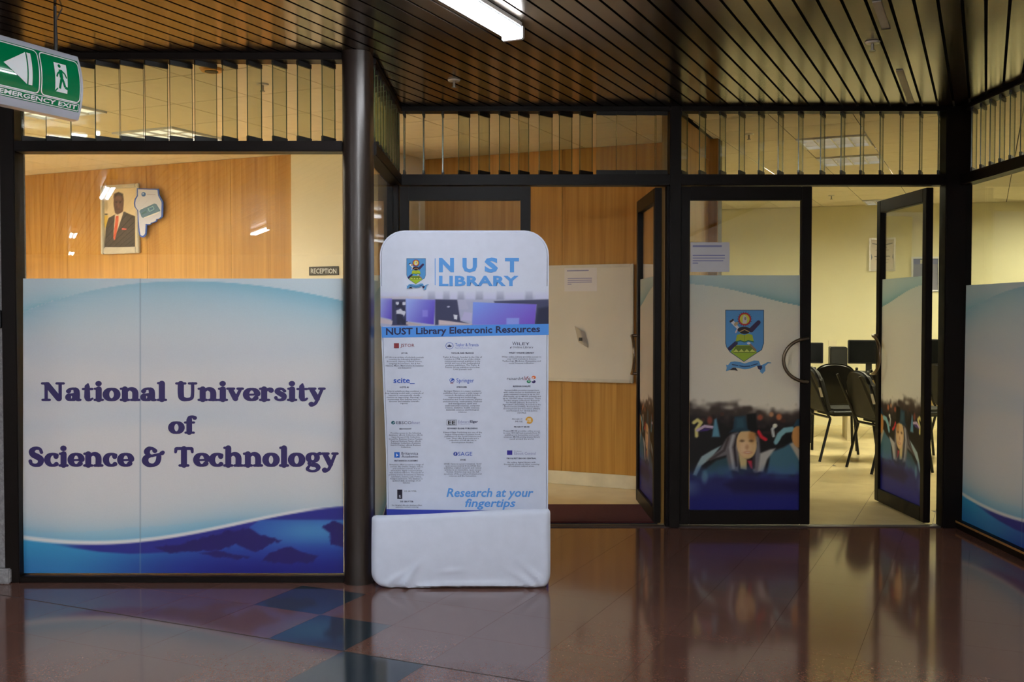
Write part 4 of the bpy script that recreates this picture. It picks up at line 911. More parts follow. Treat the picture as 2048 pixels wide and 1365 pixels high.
B.put('Research at your', 893, 1067, 977, 1000, bold=.02, shear=.22); B.put('fingertips', 930, 1031, 998, 1020, bold=.02, shear=.22); B.build('slogan_lettering', fl_, M['ink_blue'], pb, -0.0021); LB['ink_blue'] = B = Lettering()
co_b = len(LB['ink_dark'].v); LB['ink_dark'].put('NUST Library Electronic Resources', 772, 1080, 655, 673, bold=.026)
LB['ink_dark'].v = [(a, b - 6.0 * (a - 772) / 330.0 + 1.6) for a, b in LB['ink_dark'].v]
def flush(name):
    for k in LB:
        if LB[k].v: LB[k].build(name, fl_, M[k], pb, -0.0021); LB[k] = Lettering()
flush('title_lettering')
def block(cx, y0, lines, w, lh=4.15):
    LB['ink_grey'].put('\n'.join(lines), cx - w / 2, cx + w / 2, y0, y0 + lh * len(lines) - 0.9, res=1, bold=.006, line=1.0); flush('paragraph')
def head(cx, y, s, w): flush('logo_lettering'); LB['ink_grey'].put(s, cx - w / 2, cx + w / 2, y - 1.6, y + 1.6, res=1, bold=.03); flush('subheading')
# row 1
LB['ink_red'].bar(788, 798, 687, 696.6); LB['ink_red'].put('JSTOR', 801, 829, 688, 696.2)
head(809, 707, 'JSTOR', 13)
block(809, 713.5, ['JSTOR is an archive of scholarly journals', 'covering the following disciplines:', 'Economics, History, Political Science,', 'Language & Literature, Art & Art', 'History, Music, Mathematics & Statistics', 'and Education'], 77)
def ring(k, cx, cy, r, wd, n=28):
    for i in range(n):
        a, b = 2 * math.pi * i / n, 2 * math.pi * (i + 1) / n
        LB[k].raw([(cx + r * math.cos(a), cy + r * .9 * math.sin(a)), (cx + r * math.cos(b), cy + r * .9 * math.sin(b)), (cx + (r - wd) * math.cos(b), cy + (r - wd) * .9 * math.sin(b)), (cx + (r - wd) * math.cos(a), cy + (r - wd) * .9 * math.sin(a))])
def dot(k, cx, cy, rx, ry, n=16): LB[k].raw([(cx + rx * math.cos(2 * math.pi * i / n), cy + ry * math.sin(2 * math.pi * i / n)) for i in range(n)])
ring('ink_royal', 899, 692, 7.8, .9); dot('ink_dark', 899, 692.8, 4.6, 1.7); dot('ink_dark', 898.6, 690.6, 1.2, 1.2)
LB['ink_royal'].put('Taylor & Francis', 910.5, 957, 687, 694.8); LB['ink_royal'].put('Taylor & Francis Group', 910.5, 944, 695.4, 697.8, res=1)
head(925, 706.5, 'TAYLOR AND FRANCIS', 45)
block(925, 713.2, ['Taylor & Francis, founded in the City of', 'London in 1798, is one of the oldest', 'commercial journals publisher in the', 'world, and one of the leading global', 'academic publishers. The Taylor &', 'Francis Group publishes more than', '1,000 journals each'], 78)
LB['ink_grey'].put('W', 1024.5, 1033.5, 684, 691); LB['ink_grey'].put('ILEY', 1034.5, 1059, 685.2, 691); LB['ink_grey'].put('Online Library', 1025, 1066.5, 692.5, 698.2, res=1); LB['ink_grey'].raw([(1019.5, 697), (1021, 695), (1023.5, 693), (1022, 697)])
head(1043, 706, 'WILEY ONLINE LIBRARY', 51)
block(1043, 712.5, ['Wiley online Library provides access to', 'over 1600 journals in Science', 'Technology, Medicine, Humanities and', 'social Sciences collection.'], 79)
# row 2
LB['ink_royal'].put('scite_', 787, 829.5, 756.4, 768.3, bold=.02); head(808.5, 775, 'SCITE AI', 18)
block(808.5, 781.3, ['Scite is a platform that combines a', 'deep learning model with a network of', 'experts to automatically classify', 'citations as supporting, disputing, or', 'mentioning, thus helping users to', 'discover and evaluate scientific', 'reports'], 77)
ring('ink_royal', 904, 761, 5, 1.0, 14); LB['ink_royal'].raw([(901, 764), (904, 757.5), (908.6, 759.5), (905, 762)]); LB['ink_red'].bar(900.5, 906.5, 766, 767.2)
LB['ink_royal'].put('Springer', 913, 948, 757, 768); head(923.5, 774.5, 'SPRINGER', 21)
block(925, 781, ['Springer Nature is a major academic', 'publisher that covers a wide range of', 'research disciplines which includes', 'engineering and technology,', 'humanities and social sciences, physics', 'and astronomy, mathematics, business', 'and management, earth and', 'environmental sciences, computer', 'science, statistics, health sciences,', 'materials sciences and biological', 'sciences'], 78)
LB['ink_grey'].put('research4', 1014, 1046, 754.6, 760.2, res=1); LB['ink_red'].put('life', 1047, 1061, 753, 760.6, res=1, shear=.2)
ik = Ink(); ik.ell(1067.5, 755.4, 4.2, 3.4, (232, 116, 60)); ik.ell(1066.5, 756.4, 1.6, 1.3, (226, 226, 236)); ik.ell(1057.6, 763.6, 4.2, 3.2, (40, 132, 96)); ik.ell(1057.8, 762.6, 2.4, 1.2, (170, 214, 196)); ik.ell(1067.2, 763.8, 4.0, 3.2, (56, 40, 96)); ik.ell(1065.4, 762, 2, 1.2, (226, 226, 236)); ik.build('logo_mark', fl_, M['print_fabric'], pb, -0.0008, 0.00003); ik = Ink()
ik.poly([(1053.3, 848.5), (1054.4, 842)] + [(1058.4 + 7.5 * math.cos(t), 841 + 7.2 * math.sin(t)) for t in [math.pi + 2 * math.pi * i / 20 for i in range(18)]], (228, 168, 60)); ik.poly([(1055, 845), (1055, 837.5), (1062, 837.5), (1062, 845), (1060.6, 845), (1060.6, 839.4), (1059.2, 839.4), (1059.2, 845), (1057.8, 845), (1057.8, 839.4), (1056.4, 839.4), (1056.4, 845)], (236, 222, 190)); ik.build('logo_mark', fl_, M['print_fabric'], pb, -0.0008, 0.00003); ik = Ink()
ik.poly([(788.5, 905), (799.5, 905), (799.5, 916), (788.5, 916)], (52, 112, 208)); ik.poly([(792.5, 907), (797, 912.5), (794.6, 912.4), (792.6, 914.2)], (232, 236, 244)); ik.build('logo_mark', fl_, M['print_fabric'], pb, -0.0008, 0.00003); ik = Ink()
ik.poly([(1014, 901.4), (1024.6, 901.4), (1024.6, 910.4), (1014, 910.4)], (60, 50, 150)); ik.build('logo_mark', fl_, M['print_fabric'], pb, -0.0008, 0.00003); ik = Ink()
ik.poly([(794.5, 980), (804.6, 980), (804.6, 998.5), (794.5, 998.5)], (40, 36, 52)); ik.poly([(798, 991), (801.5, 991), (801.5, 992), (799.2, 992), (799.2, 994.6), (801, 994.6), (801, 993.4), (802, 993.4), (802, 995.6), (798, 995.6)], (206, 204, 216)); ik.build('logo_mark', fl_, M['print_fabric'], pb, -0.0008, 0.00003); ik = Ink()
ik.ell(786.4, 846, 4, 3.6, (40, 96, 110)); ik.poly([(784, 848), (789.4, 844), (788.4, 846.6)], (226, 230, 238)); ik.build('logo_mark', fl_, M['print_fabric'], pb, -0.0008, 0.00003); ik = Ink()
ik.ell(911, 908.5, 4.2, 4.2, (50, 70, 160)); ik.poly([(909.2, 906), (912.8, 906), (909.6, 909), (912.8, 911), (909.2, 911), (911, 909.4)], (220, 222, 236)); ik.build('logo_mark', fl_, M['print_fabric'], pb, -0.0008, 0.00003); ik = Ink()
ik.poly([(791.6, 690), (792.6, 688), (793.2, 694), (791.6, 695)], (214, 190, 196)); ik.poly([(794.6, 689), (795.6, 689), (795.2, 695), (794.2, 695)], (214, 190, 196))
ik.build('logo_mark', fl_, M['print_fabric'], pb, -0.0008, 0.00003)
head(1043.5, 773, 'RESEARCH4LIFE', 35)
block(1043.5, 779.5, ['Research4life provides researchers', 'with online access to institutions and', 'peer reviewed content in up to 103', '1000 books, up to 44 000 journals and', 'up to 150 000 other resources. There', 'are five unique collections: Research', 'for Health (Hinari), Research in', 'Agriculture (AGORA), Research in the', 'Environment (OARE), Research for', 'Development and Innovation (ARDI)', 'and Research for Global Justice', '(GOALI)'], 77)
# row 3
LB['ink_dark'].put('EBSCO', 792.5, 823, 843, 849); LB['ink_lilac'].put('host', 823.6, 840, 842.6, 849, shear=.2); head(811, 858.3, 'EBSCOHOST', 24)
block(811.5, 865, ['Provides access to the following', 'databases: eBook Collection, eBook', 'Open Access (OA) Collection,', 'GreenFile, Business Source Premier,', 'Regional Business News, eBook', 'Academic Collection, Academic', 'Search Premier, eBook Business', 'Collection'], 68, 4.0)
for a in ((893.5, 894.1, 840, 851), (913, 913.6, 840, 851), (893.5, 913.6, 840, 840.6), (893.5, 913.6, 850.4, 851)): LB['ink_black'].bar(*a)
LB['ink_black'].put('EE', 896, 911, 842, 849.4, bold=.02); LB['ink_lilac'].put('Edward', 916.5, 939, 841.5, 846.4); LB['ink_dark'].put('Elgar', 940.5, 956, 841.2, 847.4, bold=.02); LB['ink_lilac'].put('PUBLISHING', 916.5, 940, 847.8, 849.6, res=1)
head(925, 857.3, 'EDWARD ELGAR PUBLISHING', 60)
block(925.5, 863.8, ['Edward Elgar Publishing are one of the', 'largest independent academic book', 'publishers in the Social Sciences and', 'Law. They offer E-journals and a', 'collection of 168 eBooks in', 'Development Studies.'], 77)
LB['ink_grey'].put('PROJECT', 1024, 1045, 837.5, 840.6, res=1); LB['ink_grey'].put('MUSE', 1031, 1045, 842, 845.2, res=1); head(1043.5, 854.6, 'PROJECT MUSE', 31)
block(1043.5, 860.8, ['Project MUSE provides online access', 'to over 400 full text journals from 70', 'publishers in humanities and social', 'sciences. MUSE pricing meets library', 'needs around the world.'], 74, 4.0)
# row 4
LB['ink_dark'].put('Britannica', 803, 836.5, 904.6, 910); LB['ink_dark'].put('Academic', 803, 836.5, 911, 916); head(812.5, 922, 'BRITANNICA ACADEMIC', 47)
block(813, 928.3, ['Britannica offers access to a range of', 'content, like articles, images, videos,', 'and academic journals. It is an', 'all-inclusive digital content Library', 'that students will love. Thousands of', 'primary source documents in History,', 'Literature, Science, Law, Politics,', 'Religion and more. The database is', 'updated daily, an average of 20', 'minutes'], 70, 4.0)
LB['ink_royal'].put('SAGE', 916, 944.5, 904.4, 912.2); head(926, 920, 'SAGE', 11)
block(925.5, 926.6, ["SAGE Open is a peer-reviewed, 'Gold'", 'open access journal from SAGE that', 'publishes original research and review', 'articles in an interactive, open access', 'format. Articles may span the full', 'spectrum of the social and behavioural', 'sciences and the humanities.'], 75, 4.0)
LB['ink_grey'].put('ProQuest', 1028.5, 1043, 902, 904, res=1); LB['ink_lilac'].put('Ebook Central', 1028.5, 1071, 904.8, 910); head(1043, 917.4, 'PROQUEST EBOOK CENTRAL', 59)
block(1043, 923.8, ['An online digital library with', 'thousands of e-book titles covering', 'all academic subject areas.'], 71, 4.0)
LB['ink_black'].put('DE GRUYTER', 809, 833, 981.6, 984.2, res=1); head(814, 1003.6, 'DE GRUYTER', 26)
block(814, 1009.6, ['De Gruyter eBooks database offers', 'extensive content covering'], 60, 4.0)
flush('logo_lettering')

# ================================================================== EMERGENCY EXIT SIGN
rt = on_z(110, 11, ZC); PX = Plane((rt.x, rt.y), math.pi / 2 - TH)
uR = PX.u(146, 180); hs = lambda X, Y: PX.hit(X, Y)
z_top = PX.z(113, 106); z_bot = PX.z(113, 235)
p2l, p2r = PX.u(62, 160), PX.u(139, 160)
pwid = p2r - p2l; uLft = p2l - pwid - 0.05
sg = plane_thing(PX, 'emergency_exit_sign', 'green and silver emergency exit sign hanging at the upper left corner', 'sign', u=0, z=z_bot)
Hs = z_top - z_bot; bow = 0.03
def face_y(z): t = (z / Hs - 0.5) * 2; return -0.028 - bow * (1 - t * t)
def strip(z0, z1, u0, u1, off, n=14):
    vs = []; fs = []
    for i in range(n + 1):
        z = z0 + (z1 - z0) * i / n; vs += [(u0, face_y(z) - off, z), (u1, face_y(z) - off, z)]
    for i in range(n): fs.append((2 * i, 2 * i + 1, 2 * i + 3, 2 * i + 2))
    return vs, fs
# housing: closed bowed cross-section
n = 24; prof = [(face_y(Hs * i / n), Hs * i / n) for i in range(n + 1)]; prof += [(0.0, Hs + .004), (0.03, Hs - .02), (0.03, .02), (0.0, -.004)]
vs = [(uLft, a, b) for a, b in prof] + [(uR, a, b) for a, b in prof]; m = len(prof)
MB().add(vs, [tuple(range(m)), tuple(range(2 * m - 1, m - 1, -1))] + [(i, i + m, (i + 1) % m + m, (i + 1) % m) for i in range(m)]).build('housing', M['sign_body'], sg, smooth=True)
zg0 = PX.z(70, 211) - z_bot; zg1 = PX.z(70, 105) - z_bot
MB().add(*strip(zg0, zg1, uLft + .012, uR - .012, 0.0015)).build('green_panel', M['sign_green'], sg, smooth=True)
zp0 = PX.z(70, 187) - z_bot; zp1 = PX.z(70, 107) - z_bot
LS = Lettering()
def seg_line(pts, wd, close=False):
    P = pts + ([pts[0]] if close else [])
    for (x0, y0), (x1, y1) in zip(P[:-1], P[1:]):
        L = math.hypot(x1 - x0, y1 - y0) or 1; nx_, ny_ = -(y1 - y0) / L * wd / 2, (x1 - x0) / L * wd / 2
        k = max(1, int(L / 0.02))
        for q in range(k):
            a, b = q / k, (q + 1) / k
            LS.raw([(x0 + (x1 - x0) * a + nx_, y0 + (y1 - y0) * a + ny_), (x0 + (x1 - x0) * b + nx_, y0 + (y1 - y0) * b + ny_), (x0 + (x1 - x0) * b - nx_, y0 + (y1 - y0) * b - ny_), (x0 + (x1 - x0) * a - nx_, y0 + (y1 - y0) * a - ny_)])
def rrect(u0, u1, z0, z1, r):
    P = []
    for cx, cz, a in ((u1 - r, z1 - r, 0), (u0 + r, z1 - r, 90), (u0 + r, z0 + r, 180), (u1 - r, z0 + r, 270)): P += [(cx + r * math.cos(R(a + 15 * i)), cz + r * math.sin(R(a + 15 * i))) for i in range(7)]
    return P
gp = 0.018
zp1 = zg1 - 0.006; zp0 = zg0 + 0.036
for a, b in ((p2l, p2r), (p2l - pwid - gp * .6, p2l - gp * .6)): seg_line(rrect(a, b, zp0, zp1, .018), 0.0045, True)
seg_line(rrect(p2l - pwid - gp * .6, p2r, zg0 + .004, zg0 + .031, .004), 0.003, True)
# white tall door panel of the pictogram, cut into strips so that it follows the bow
wu0, wu1 = p2l + pwid * .34, p2l + pwid * .66; wz0, wz1 = zp0 + (zp1 - zp0) * .15, zp0 + (zp1 - zp0) * .84
for i in range(10): LS.raw([(wu0, wz0 + (wz1 - wz0) * i / 10), (wu1, wz0 + (wz1 - wz0) * i / 10), (wu1, wz0 + (wz1 - wz0) * (i + 1) / 10), (wu0, wz0 + (wz1 - wz0) * (i + 1) / 10)])
# arrow: white triangle pointing left with a bar
q1 = p2l - gp * .6 - pwid * .3; q0 = p2l - gp * .6 - pwid * .86; zc_ = (zp0 + zp1) / 2 + .004; hh = (zp1 - zp0) * .37
for i in range(-12, 12):
    a, b = i / 12, (i + 1) / 12; ua, ub = q0 + (q1 - q0) * abs(a), q0 + (q1 - q0) * abs(b)
    LS.raw([(ua, zc_ + hh * a), (q1, zc_ + hh * a), (q1, zc_ + hh * b), (ub, zc_ + hh * b)]); LS.raw([(q1 + .006, zc_ + hh * a), (q1 + .024, zc_ + hh * a), (q1 + .024, zc_ + hh * b), (q1 + .006, zc_ + hh * b)])
LS.put('EMERGENCY EXIT', p2l - pwid * .98, p2r - .008, zg0 + .026, zg0 + .009, bold=.03)
ident = lambda a, b: (a, b)
LS.build('white_graphics', ident, M['ink_white'], sg, 0, deform=lambda u, z: (u, face_y(z) - .0034, z))['label'] = 'white arrow, running figure panel and EMERGENCY EXIT lettering'
LS = Lettering()
def G(x, y): return (wu0 + (wu1 - wu0) * x, wz0 + (wz1 - wz0) * y)
for pts, wd in (([(.45, .78), (.5, .5)], .017), ([(.45, .74), (.2, .62), (.12, .5)], .007), ([(.5, .76), (.78, .66), (.92, .52)], .007), ([(.5, .52), (.66, .36), (.78, .2), (1.0, .16)], .011), ([(.5, .5), (.42, .32), (.36, .12)], .011), ([(.0, .0), (.2, .12)], .006)):
    seg_line([G(*p) for p in pts], wd)
LS.raw([(G(.4, .9)[0] + .0075 * math.cos(2 * math.pi * i / 12), G(.4, .9)[1] + .0075 * math.sin(2 * math.pi * i / 12)) for i in range(12)])
LS.build('running_figure', ident, M['sign_green'], sg, 0, deform=lambda u, z: (u, face_y(z) - .0046, z))
MB().tube([(0, 0, Hs - .003), (0, 0, ZC - z_bot - .002)], 0.006, 8).build('hanger_rod', M['cable'], sg, smooth=True)
MB().tube([(0.006, 0, Hs - .003), (0.012, 0.004, Hs + .06), (0.006, 0.002, ZC - z_bot - .06), (0.035, 0, ZC - z_bot - .002)], 0.003, 6).build('supply_cable', M['cable'], sg, smooth=True)

# ================================================================== RECEPTION ROOM: things on the walls
def hit_t(P): return lambda X, Y: tuple(float(v) for v in P.hit(X, Y))
# portrait
u0, u1 = PW1.u(205.5, 440), PW1.u(281.5, 440); z0, z1 = PW1.z(243, 508), PW1.z(243, 370)
po = plane_thing(PW1, 'portrait_frame', 'silver framed portrait of a man in dark suit and red tie', 'picture', u=(u0 + u1) / 2, z=z0); uo = (u0 + u1) / 2
fw = 0.033
mp_ = lambda X, Y: (PW1.hit(X, Y)[0] - uo, PW1.hit(X, Y)[1] - z0)
hh_ = (u1 - u0) / 2; Hh = z1 - z0
for nm, a in (('frame_side', (-hh_, -hh_ + fw, 0.0, Hh)), ('frame_side', (hh_ - fw, hh_, 0.0, Hh)), ('frame_rail', (-hh_ + fw, hh_ - fw, 0.0, 0.055)), ('frame_rail', (-hh_ + fw, hh_ - fw, Hh - fw, Hh))):
    MB().box(a[0], a[1], -0.03, -0.002, a[2], a[3]).build(nm, M['aluminium'], po, bevel=0.006)
def paint_portrait(X, Y):
    C = (X - 180) / .1319; D = (Y - 350) / .1319; img = np.empty(X.shape + (3,)); img[...] = (224, 206, 170)
    mixc(img, (206, 176, 70), m_poly(C, D, [(225, 620), (290, 620), (270, 800), (225, 800)], 14)); mixc(img, (70, 66, 56), m_ell(C, D, 262, 600, 24, 12, .5)); mixc(img, (120, 104, 80), m_ell(C, D, 262, 470, 26, 70, .6) * .4)
    mixc(img, (62, 54, 50), m_poly(C, D, [(285, 690), (300, 655), (400, 600), (540, 560), (600, 590), (700, 630), (700, 1100), (235, 1100), (255, 800)], 6))
    mixc(img, (226, 212, 190), m_poly(C, D, [(395, 605), (525, 545), (515, 600), (430, 850), (380, 990), (372, 900)], 6))
    mixc(img, (206, 92, 62), m_poly(C, D, [(408, 625), (450, 622), (448, 700), (432, 820), (392, 1000), (368, 955), (392, 760)], 5)); mixc(img, (206, 90, 84), m_poly(C, D, [(498, 806), (572, 818), (568, 836), (500, 832)], 4))
    mixc(img, (86, 58, 48), m_poly(C, D, [(385, 520), (520, 500), (515, 560), (432, 605), (395, 580)], 8)); mixc(img, (88, 60, 50), m_ell(C, D, 450, 430, 78, 158, .06)); mixc(img, (52, 38, 34), m_poly(C, D, [(372, 360), (380, 290), (450, 262), (515, 290), (528, 400), (500, 330), (400, 330)], 14))
    for x in (415, 478): mixc(img, (40, 26, 22), m_ell(C, D, x, 415, 18, 9, .5))
    mixc(img, (112, 78, 64), m_ell(C, D, 445, 460, 18, 34, .6)); mixc(img, (70, 40, 36), m_ell(C, D, 440, 525, 34, 9, .5)); mixc(img, (104, 72, 60), m_ell(C, D, 450, 350, 44, 34, .8)); return img
obj('portrait_print', tone_mesh('portrait_print', 211, 276.5, 374, 495, 60, 110, paint_portrait, mp_, M['print_flat'], -0.012), po)
MB().box(-hh_ + .01, hh_ - .01, -0.011, -0.003, 0.01, Hh - .01).build('backing', M['paper'], po)
# pointing-hand sign
hp = [(740, 213), (1070, 222), (1078, 310), (1138, 420), (1132, 645), (1088, 678), (1050, 682), (1040, 715), (985, 735), (958, 742), (948, 762), (892, 772), (884, 910), (862, 940), (825, 956), (785, 938), (768, 880), (756, 700), (748, 552), (704, 492), (696, 440), (706, 378), (742, 322)]
kx = .1319; hc = (900, 560)
uh, zh = PW1.u(180 + hc[0] * kx, 350 + hc[1] * kx), PW1.z(180 + 830 * kx, 350 + 956 * kx)
hs_ = plane_thing(PW1, 'pointing_hand_sign', 'blue and white hand cut-out pointing down beside the portrait', 'sign', u=uh + 0.018, z=zh)
mh = lambda x, y: tuple(float(v) for v in (PW1.hit(180 + x * kx, 350 + y * kx)[0] - uh, PW1.hit(180 + x * kx, 350 + y * kx)[1] - zh))
MB().prism([mh(*p) for p in hp], -0.041, -0.034).build('board', M['ink_royal'], hs_)
MB().prism([mh(*p) for p in ((860, 300), (1040, 300), (1040, 620), (860, 620))], -0.034, -0.0015).build('spacer', M['paper'], hs_)
ik = Ink(); ik.poly([(hc[0] + (x - hc[0]) * .9 + (6 if y > 770 else 0) * 0, hc[1] + (y - hc[1]) * .955) if y < 770 else (825 + (x - 825) * .72, y - 22) for x, y in hp], (206, 212, 236))
ik.poly([(780, 560), (800, 535), (1010, 442), (1040, 455), (1098, 550), (1080, 570), (838, 662), (815, 650)], (84, 120, 152)); ik.poly([(900, 520), (985, 480), (1010, 530), (930, 570)], (140, 182, 202)); ik.poly([(922, 520), (980, 494), (996, 526), (938, 556)], (66, 110, 158)); ik.poly([(845, 655), (1085, 562), (1070, 590), (860, 664)], (230, 232, 236)); ik.poly([(812, 590), (888, 552), (896, 580), (820, 612)], (70, 110, 124))
ik.ell(845, 305, 34, 34, (62, 108, 186)); ik.ell(838, 298, 12, 10, (180, 206, 236)); ik.poly([(895, 296), (1028, 300), (1028, 316), (895, 314)], (186, 186, 214))
ik.build('hand_print', mh, M['print_flat'], hs_, -0.0416, 0.0002)
# reception plate on the column
PC = Plane(PW1.world(0, -0.03, 0).xy, -TH)
u0, u1 = PC.u(619, 542), PC.u(678, 542); z0, z1 = PC.z(648, 551), PC.z(648, 533.5); uc = (u0 + u1) / 2
rp = plane_thing(PC, 'reception_plate', 'small black plate reading RECEPTION on the cream column', 'sign', u=uc, z=z0)
MB((uc, 0, z0)).box(u0, u1, -0.008, -0.001, z0, z1).build('plate', M['black_plastic'], rp, bevel=0.001)
LS = Lettering(); LS.put('RECEPTION', 623, 674, 537.5, 547.5, bold=.012)
LS.build('lettering', lambda X, Y: (PC.hit(X, Y)[0] - uc, PC.hit(X, Y)[1] - z0), M['ink_white'], rp, -0.0088)
# coiled cable at the left edge of the wood wall
cu, cz = PW1.u(40, 526), PW1.z(40, 526); cb = plane_thing(PW1, 'coiled_cable', 'dark cable loop on the wood wall at the left frame edge', 'cable', u=cu, z=cz - .1)
MB().tube([(0.045 * math.cos(t), -0.008, 0.1 + 0.085 * math.sin(t)) for t in [2 * math.pi * i / 26 for i in range(26)]], 0.005, 6, close=True).build('loop', M['cable'], cb, smooth=True)
MB().tube([(0.03 * math.cos(t) + .006, -0.012, 0.1 + 0.065 * math.sin(t)) for t in [2 * math.pi * i / 26 for i in range(26)]], 0.004, 6, close=True).build('inner_loop', M['cable'], cb, smooth=True)
# small ceiling fittings
def sprinkler(px, py, label, zc=ZC - 0.0045, group='sprinkler heads'):
    p = on_z(px, py, zc); t = thing('sprinkler', label, 'sprinkler', (p.x, p.y, zc - 0.05), 0, group)
    MB().disc((0, 0, 0.05), 0.035, 0.008, 16, 0.03).build('rose', M['aluminium'], t, smooth=True)
    MB().disc((0, 0, 0.042), 0.007, 0.032, 10).build('stem', M['steel'], t, smooth=True)
    MB().disc((0, 0, 0.012), 0.014, 0.004, 12).build('deflector', M['steel'], t, smooth=True)
sprinkler(525, 168, 'sprinkler head on the reception ceiling'); sprinkler(1498, 268, 'sprinkler head nearest the wood partition'); sprinkler(1663, 391, 'sprinkler head above the open right doorway')
sprinkler(1745, 84, 'sprinkler head on the slat ceiling at right', ZC - 0.001); sprinkler(908, 160, 'sprinkler head on the slat ceiling above the left doors', ZC - 0.001)
p = on_z(423, 138, ZC - .005); rg = thing('ceiling_spot', 'amber rimmed round spot in the reception ceiling', 'light', (p.x, p.y, ZC - .02))
MB().disc((0, 0, 0.0155), 0.062, 0.014, 24, 0.052).build('rim', M['orange_ring'], rg, smooth=True); MB().disc((0, 0, 0.0016), 0.034, 0.003, 20).build('lens', M['joint'], rg, smooth=True)
for a, b, lb in (((1755, 2), (1770, 56), 'pale strip at the top of the slat ceiling'), ((1798, 140), (1823, 206), 'pale strip on the slat ceiling above the open right door')):
    A = on_z(*a, ZC - .002); B_ = on_z(*b, ZC - .002); d = (B_ - A); st = thing('pale_strip', lb, 'strip', ((A.x + B_.x) / 2, (A.y + B_.y) / 2, ZC - .006), math.pi / 2 - TH, 'pale ceiling strips')
    h = d.length / 2; MB().box(-h, h, -.017, .017, 0, .005).build('strip_body', M['strip'], st, bevel=.001); MB().box(h - .012, h + .004, -.019, .019, -.002, .0055).build('end_piece', M['joint'], st)  # thin pale bar with a dark end under the slats

# ================================================================== BEHIND THE LEFT DOORS
def wall_box(P, u0, u1, z0, z1): return (u0 + u1) / 2, z0, (u1 - u0) / 2, z1 - z0
u1 = PW2.u(1268.5, 645); z0, z1 = PW2.z(1268, 767), PW2.z(1268, 528); u0 = u1 - 1.22
uc = (u0 + u1) / 2; wb = plane_thing(PW2, 'whiteboard', 'aluminium framed whiteboard on the wood wall behind the left doors', 'whiteboard', u=uc, z=z0)
hw, Hw = (u1 - u0) / 2, z1 - z0
MB().box(-hw + .015, hw - .015, -0.016, -0.002, .015, Hw - .015).build('board', M['whiteboard'], wb)
for nm, a in (('frame_side', (-hw, -hw + .024, 0, Hw)), ('frame_side', (hw - .024, hw, 0, Hw)), ('frame_rail', (-hw + .024, hw - .024, 0, .026)), ('frame_rail', (-hw + .024, hw - .024, Hw - .024, Hw))): MB().box(a[0], a[1], -.024, -.001, a[2], a[3]).build(nm, M['aluminium'], wb, bevel=.004)
PWB = Plane(PW2.world(0, -0.016, 0).xy, -TH)
def paper(P, name, label, x0, x1, y0, y1, lines, dens=.8, heading=None, off=-0.0012):
    ua, ub = P.u(x0, (y0 + y1) / 2), P.u(x1, (y0 + y1) / 2); za, zb = P.z((x0 + x1) / 2, y1), P.z((x0 + x1) / 2, y0); c = (ua + ub) / 2
    t = plane_thing(P, name, label, 'paper', u=c, z=za); MB((c, 0, za)).box(ua, ub, off - .0006, off, za, zb).build('sheet', M['paper'], t)
    L = Lettering(); W = ub - ua; Hh = zb - za
    for fy, fx0, fx1, th in lines: L.bar(-W / 2 + W * fx0, -W / 2 + W * fx1, Hh * fy - th, Hh * fy + th)
    if lines: L.build('ink_lines', ident, M['ink_lilac'], t, off - .0012)
    return t
paper(PWB, 'paper_notice', 'white notice sheet pinned near the top of the whiteboard', 1129, 1194, 536, 583, [(.88, .08, .75, .004), (.55, .1, .85, .003), (.47, .1, .85, .003), (.39, .1, .85, .003), (.31, .1, .22, .003)])
u_, z_ = PWB.u(1162, 675), PWB.z(1162, 690)
sc_ = plane_thing(PWB, 'paper_scrap', 'small curled grey scrap taped in the middle of the whiteboard', 'paper', u=u_, z=z_)
vs = []; fs = []
for i in range(7):
    for j in range(2):
        t = i / 6; x = -.045 + .09 * t; z = .12 * j; vs.append((x * .9 - z * .25 + .02, -.004 - .02 * math.sin(math.pi * t) * (0.4 + .6 * j) - .006 * t, z + .02 - x * .5 - .02))
for i in range(6): fs.append((2 * i, 2 * i + 2, 2 * i + 3, 2 * i + 1))
MB().add(vs, fs).build('sheet', M['strip'], sc_, smooth=True); MB().box(-.004, .022, -.034, -.031, .03, .055).build('stamp', M['ink_black'], sc_)
MB().box(-.03, .03, -.004, -.0008, .07, .095).build('tape', M['paper'], sc_)
dm = thing('doormat', 'maroon doormat just inside the left doorway', 'mat', (0.35, 6.66, .004))
MB().box(-1.0, .54, -.30, .29, 0.0005, .014).build('pile', M['mat_red'], dm, bevel=.004)
MB().box(-1.015, .555, -.315, .305, 0.0, .006).build('rubber_edge', M['black_plastic'], dm)
# notice on the right door
PD = Plane((0, YR - .003), 0)
paper(PD, 'paper_notice', 'white notice sheet taped to the upper corner of the right closed door', 1380.5, 1459, 485, 544.5, [(.87, .06, .8, .006), (.56, .06, .88, .003), (.47, .06, .88, .003), (.38, .06, .84, .003), (.3, .06, .2, .003)], off=-0.0012)

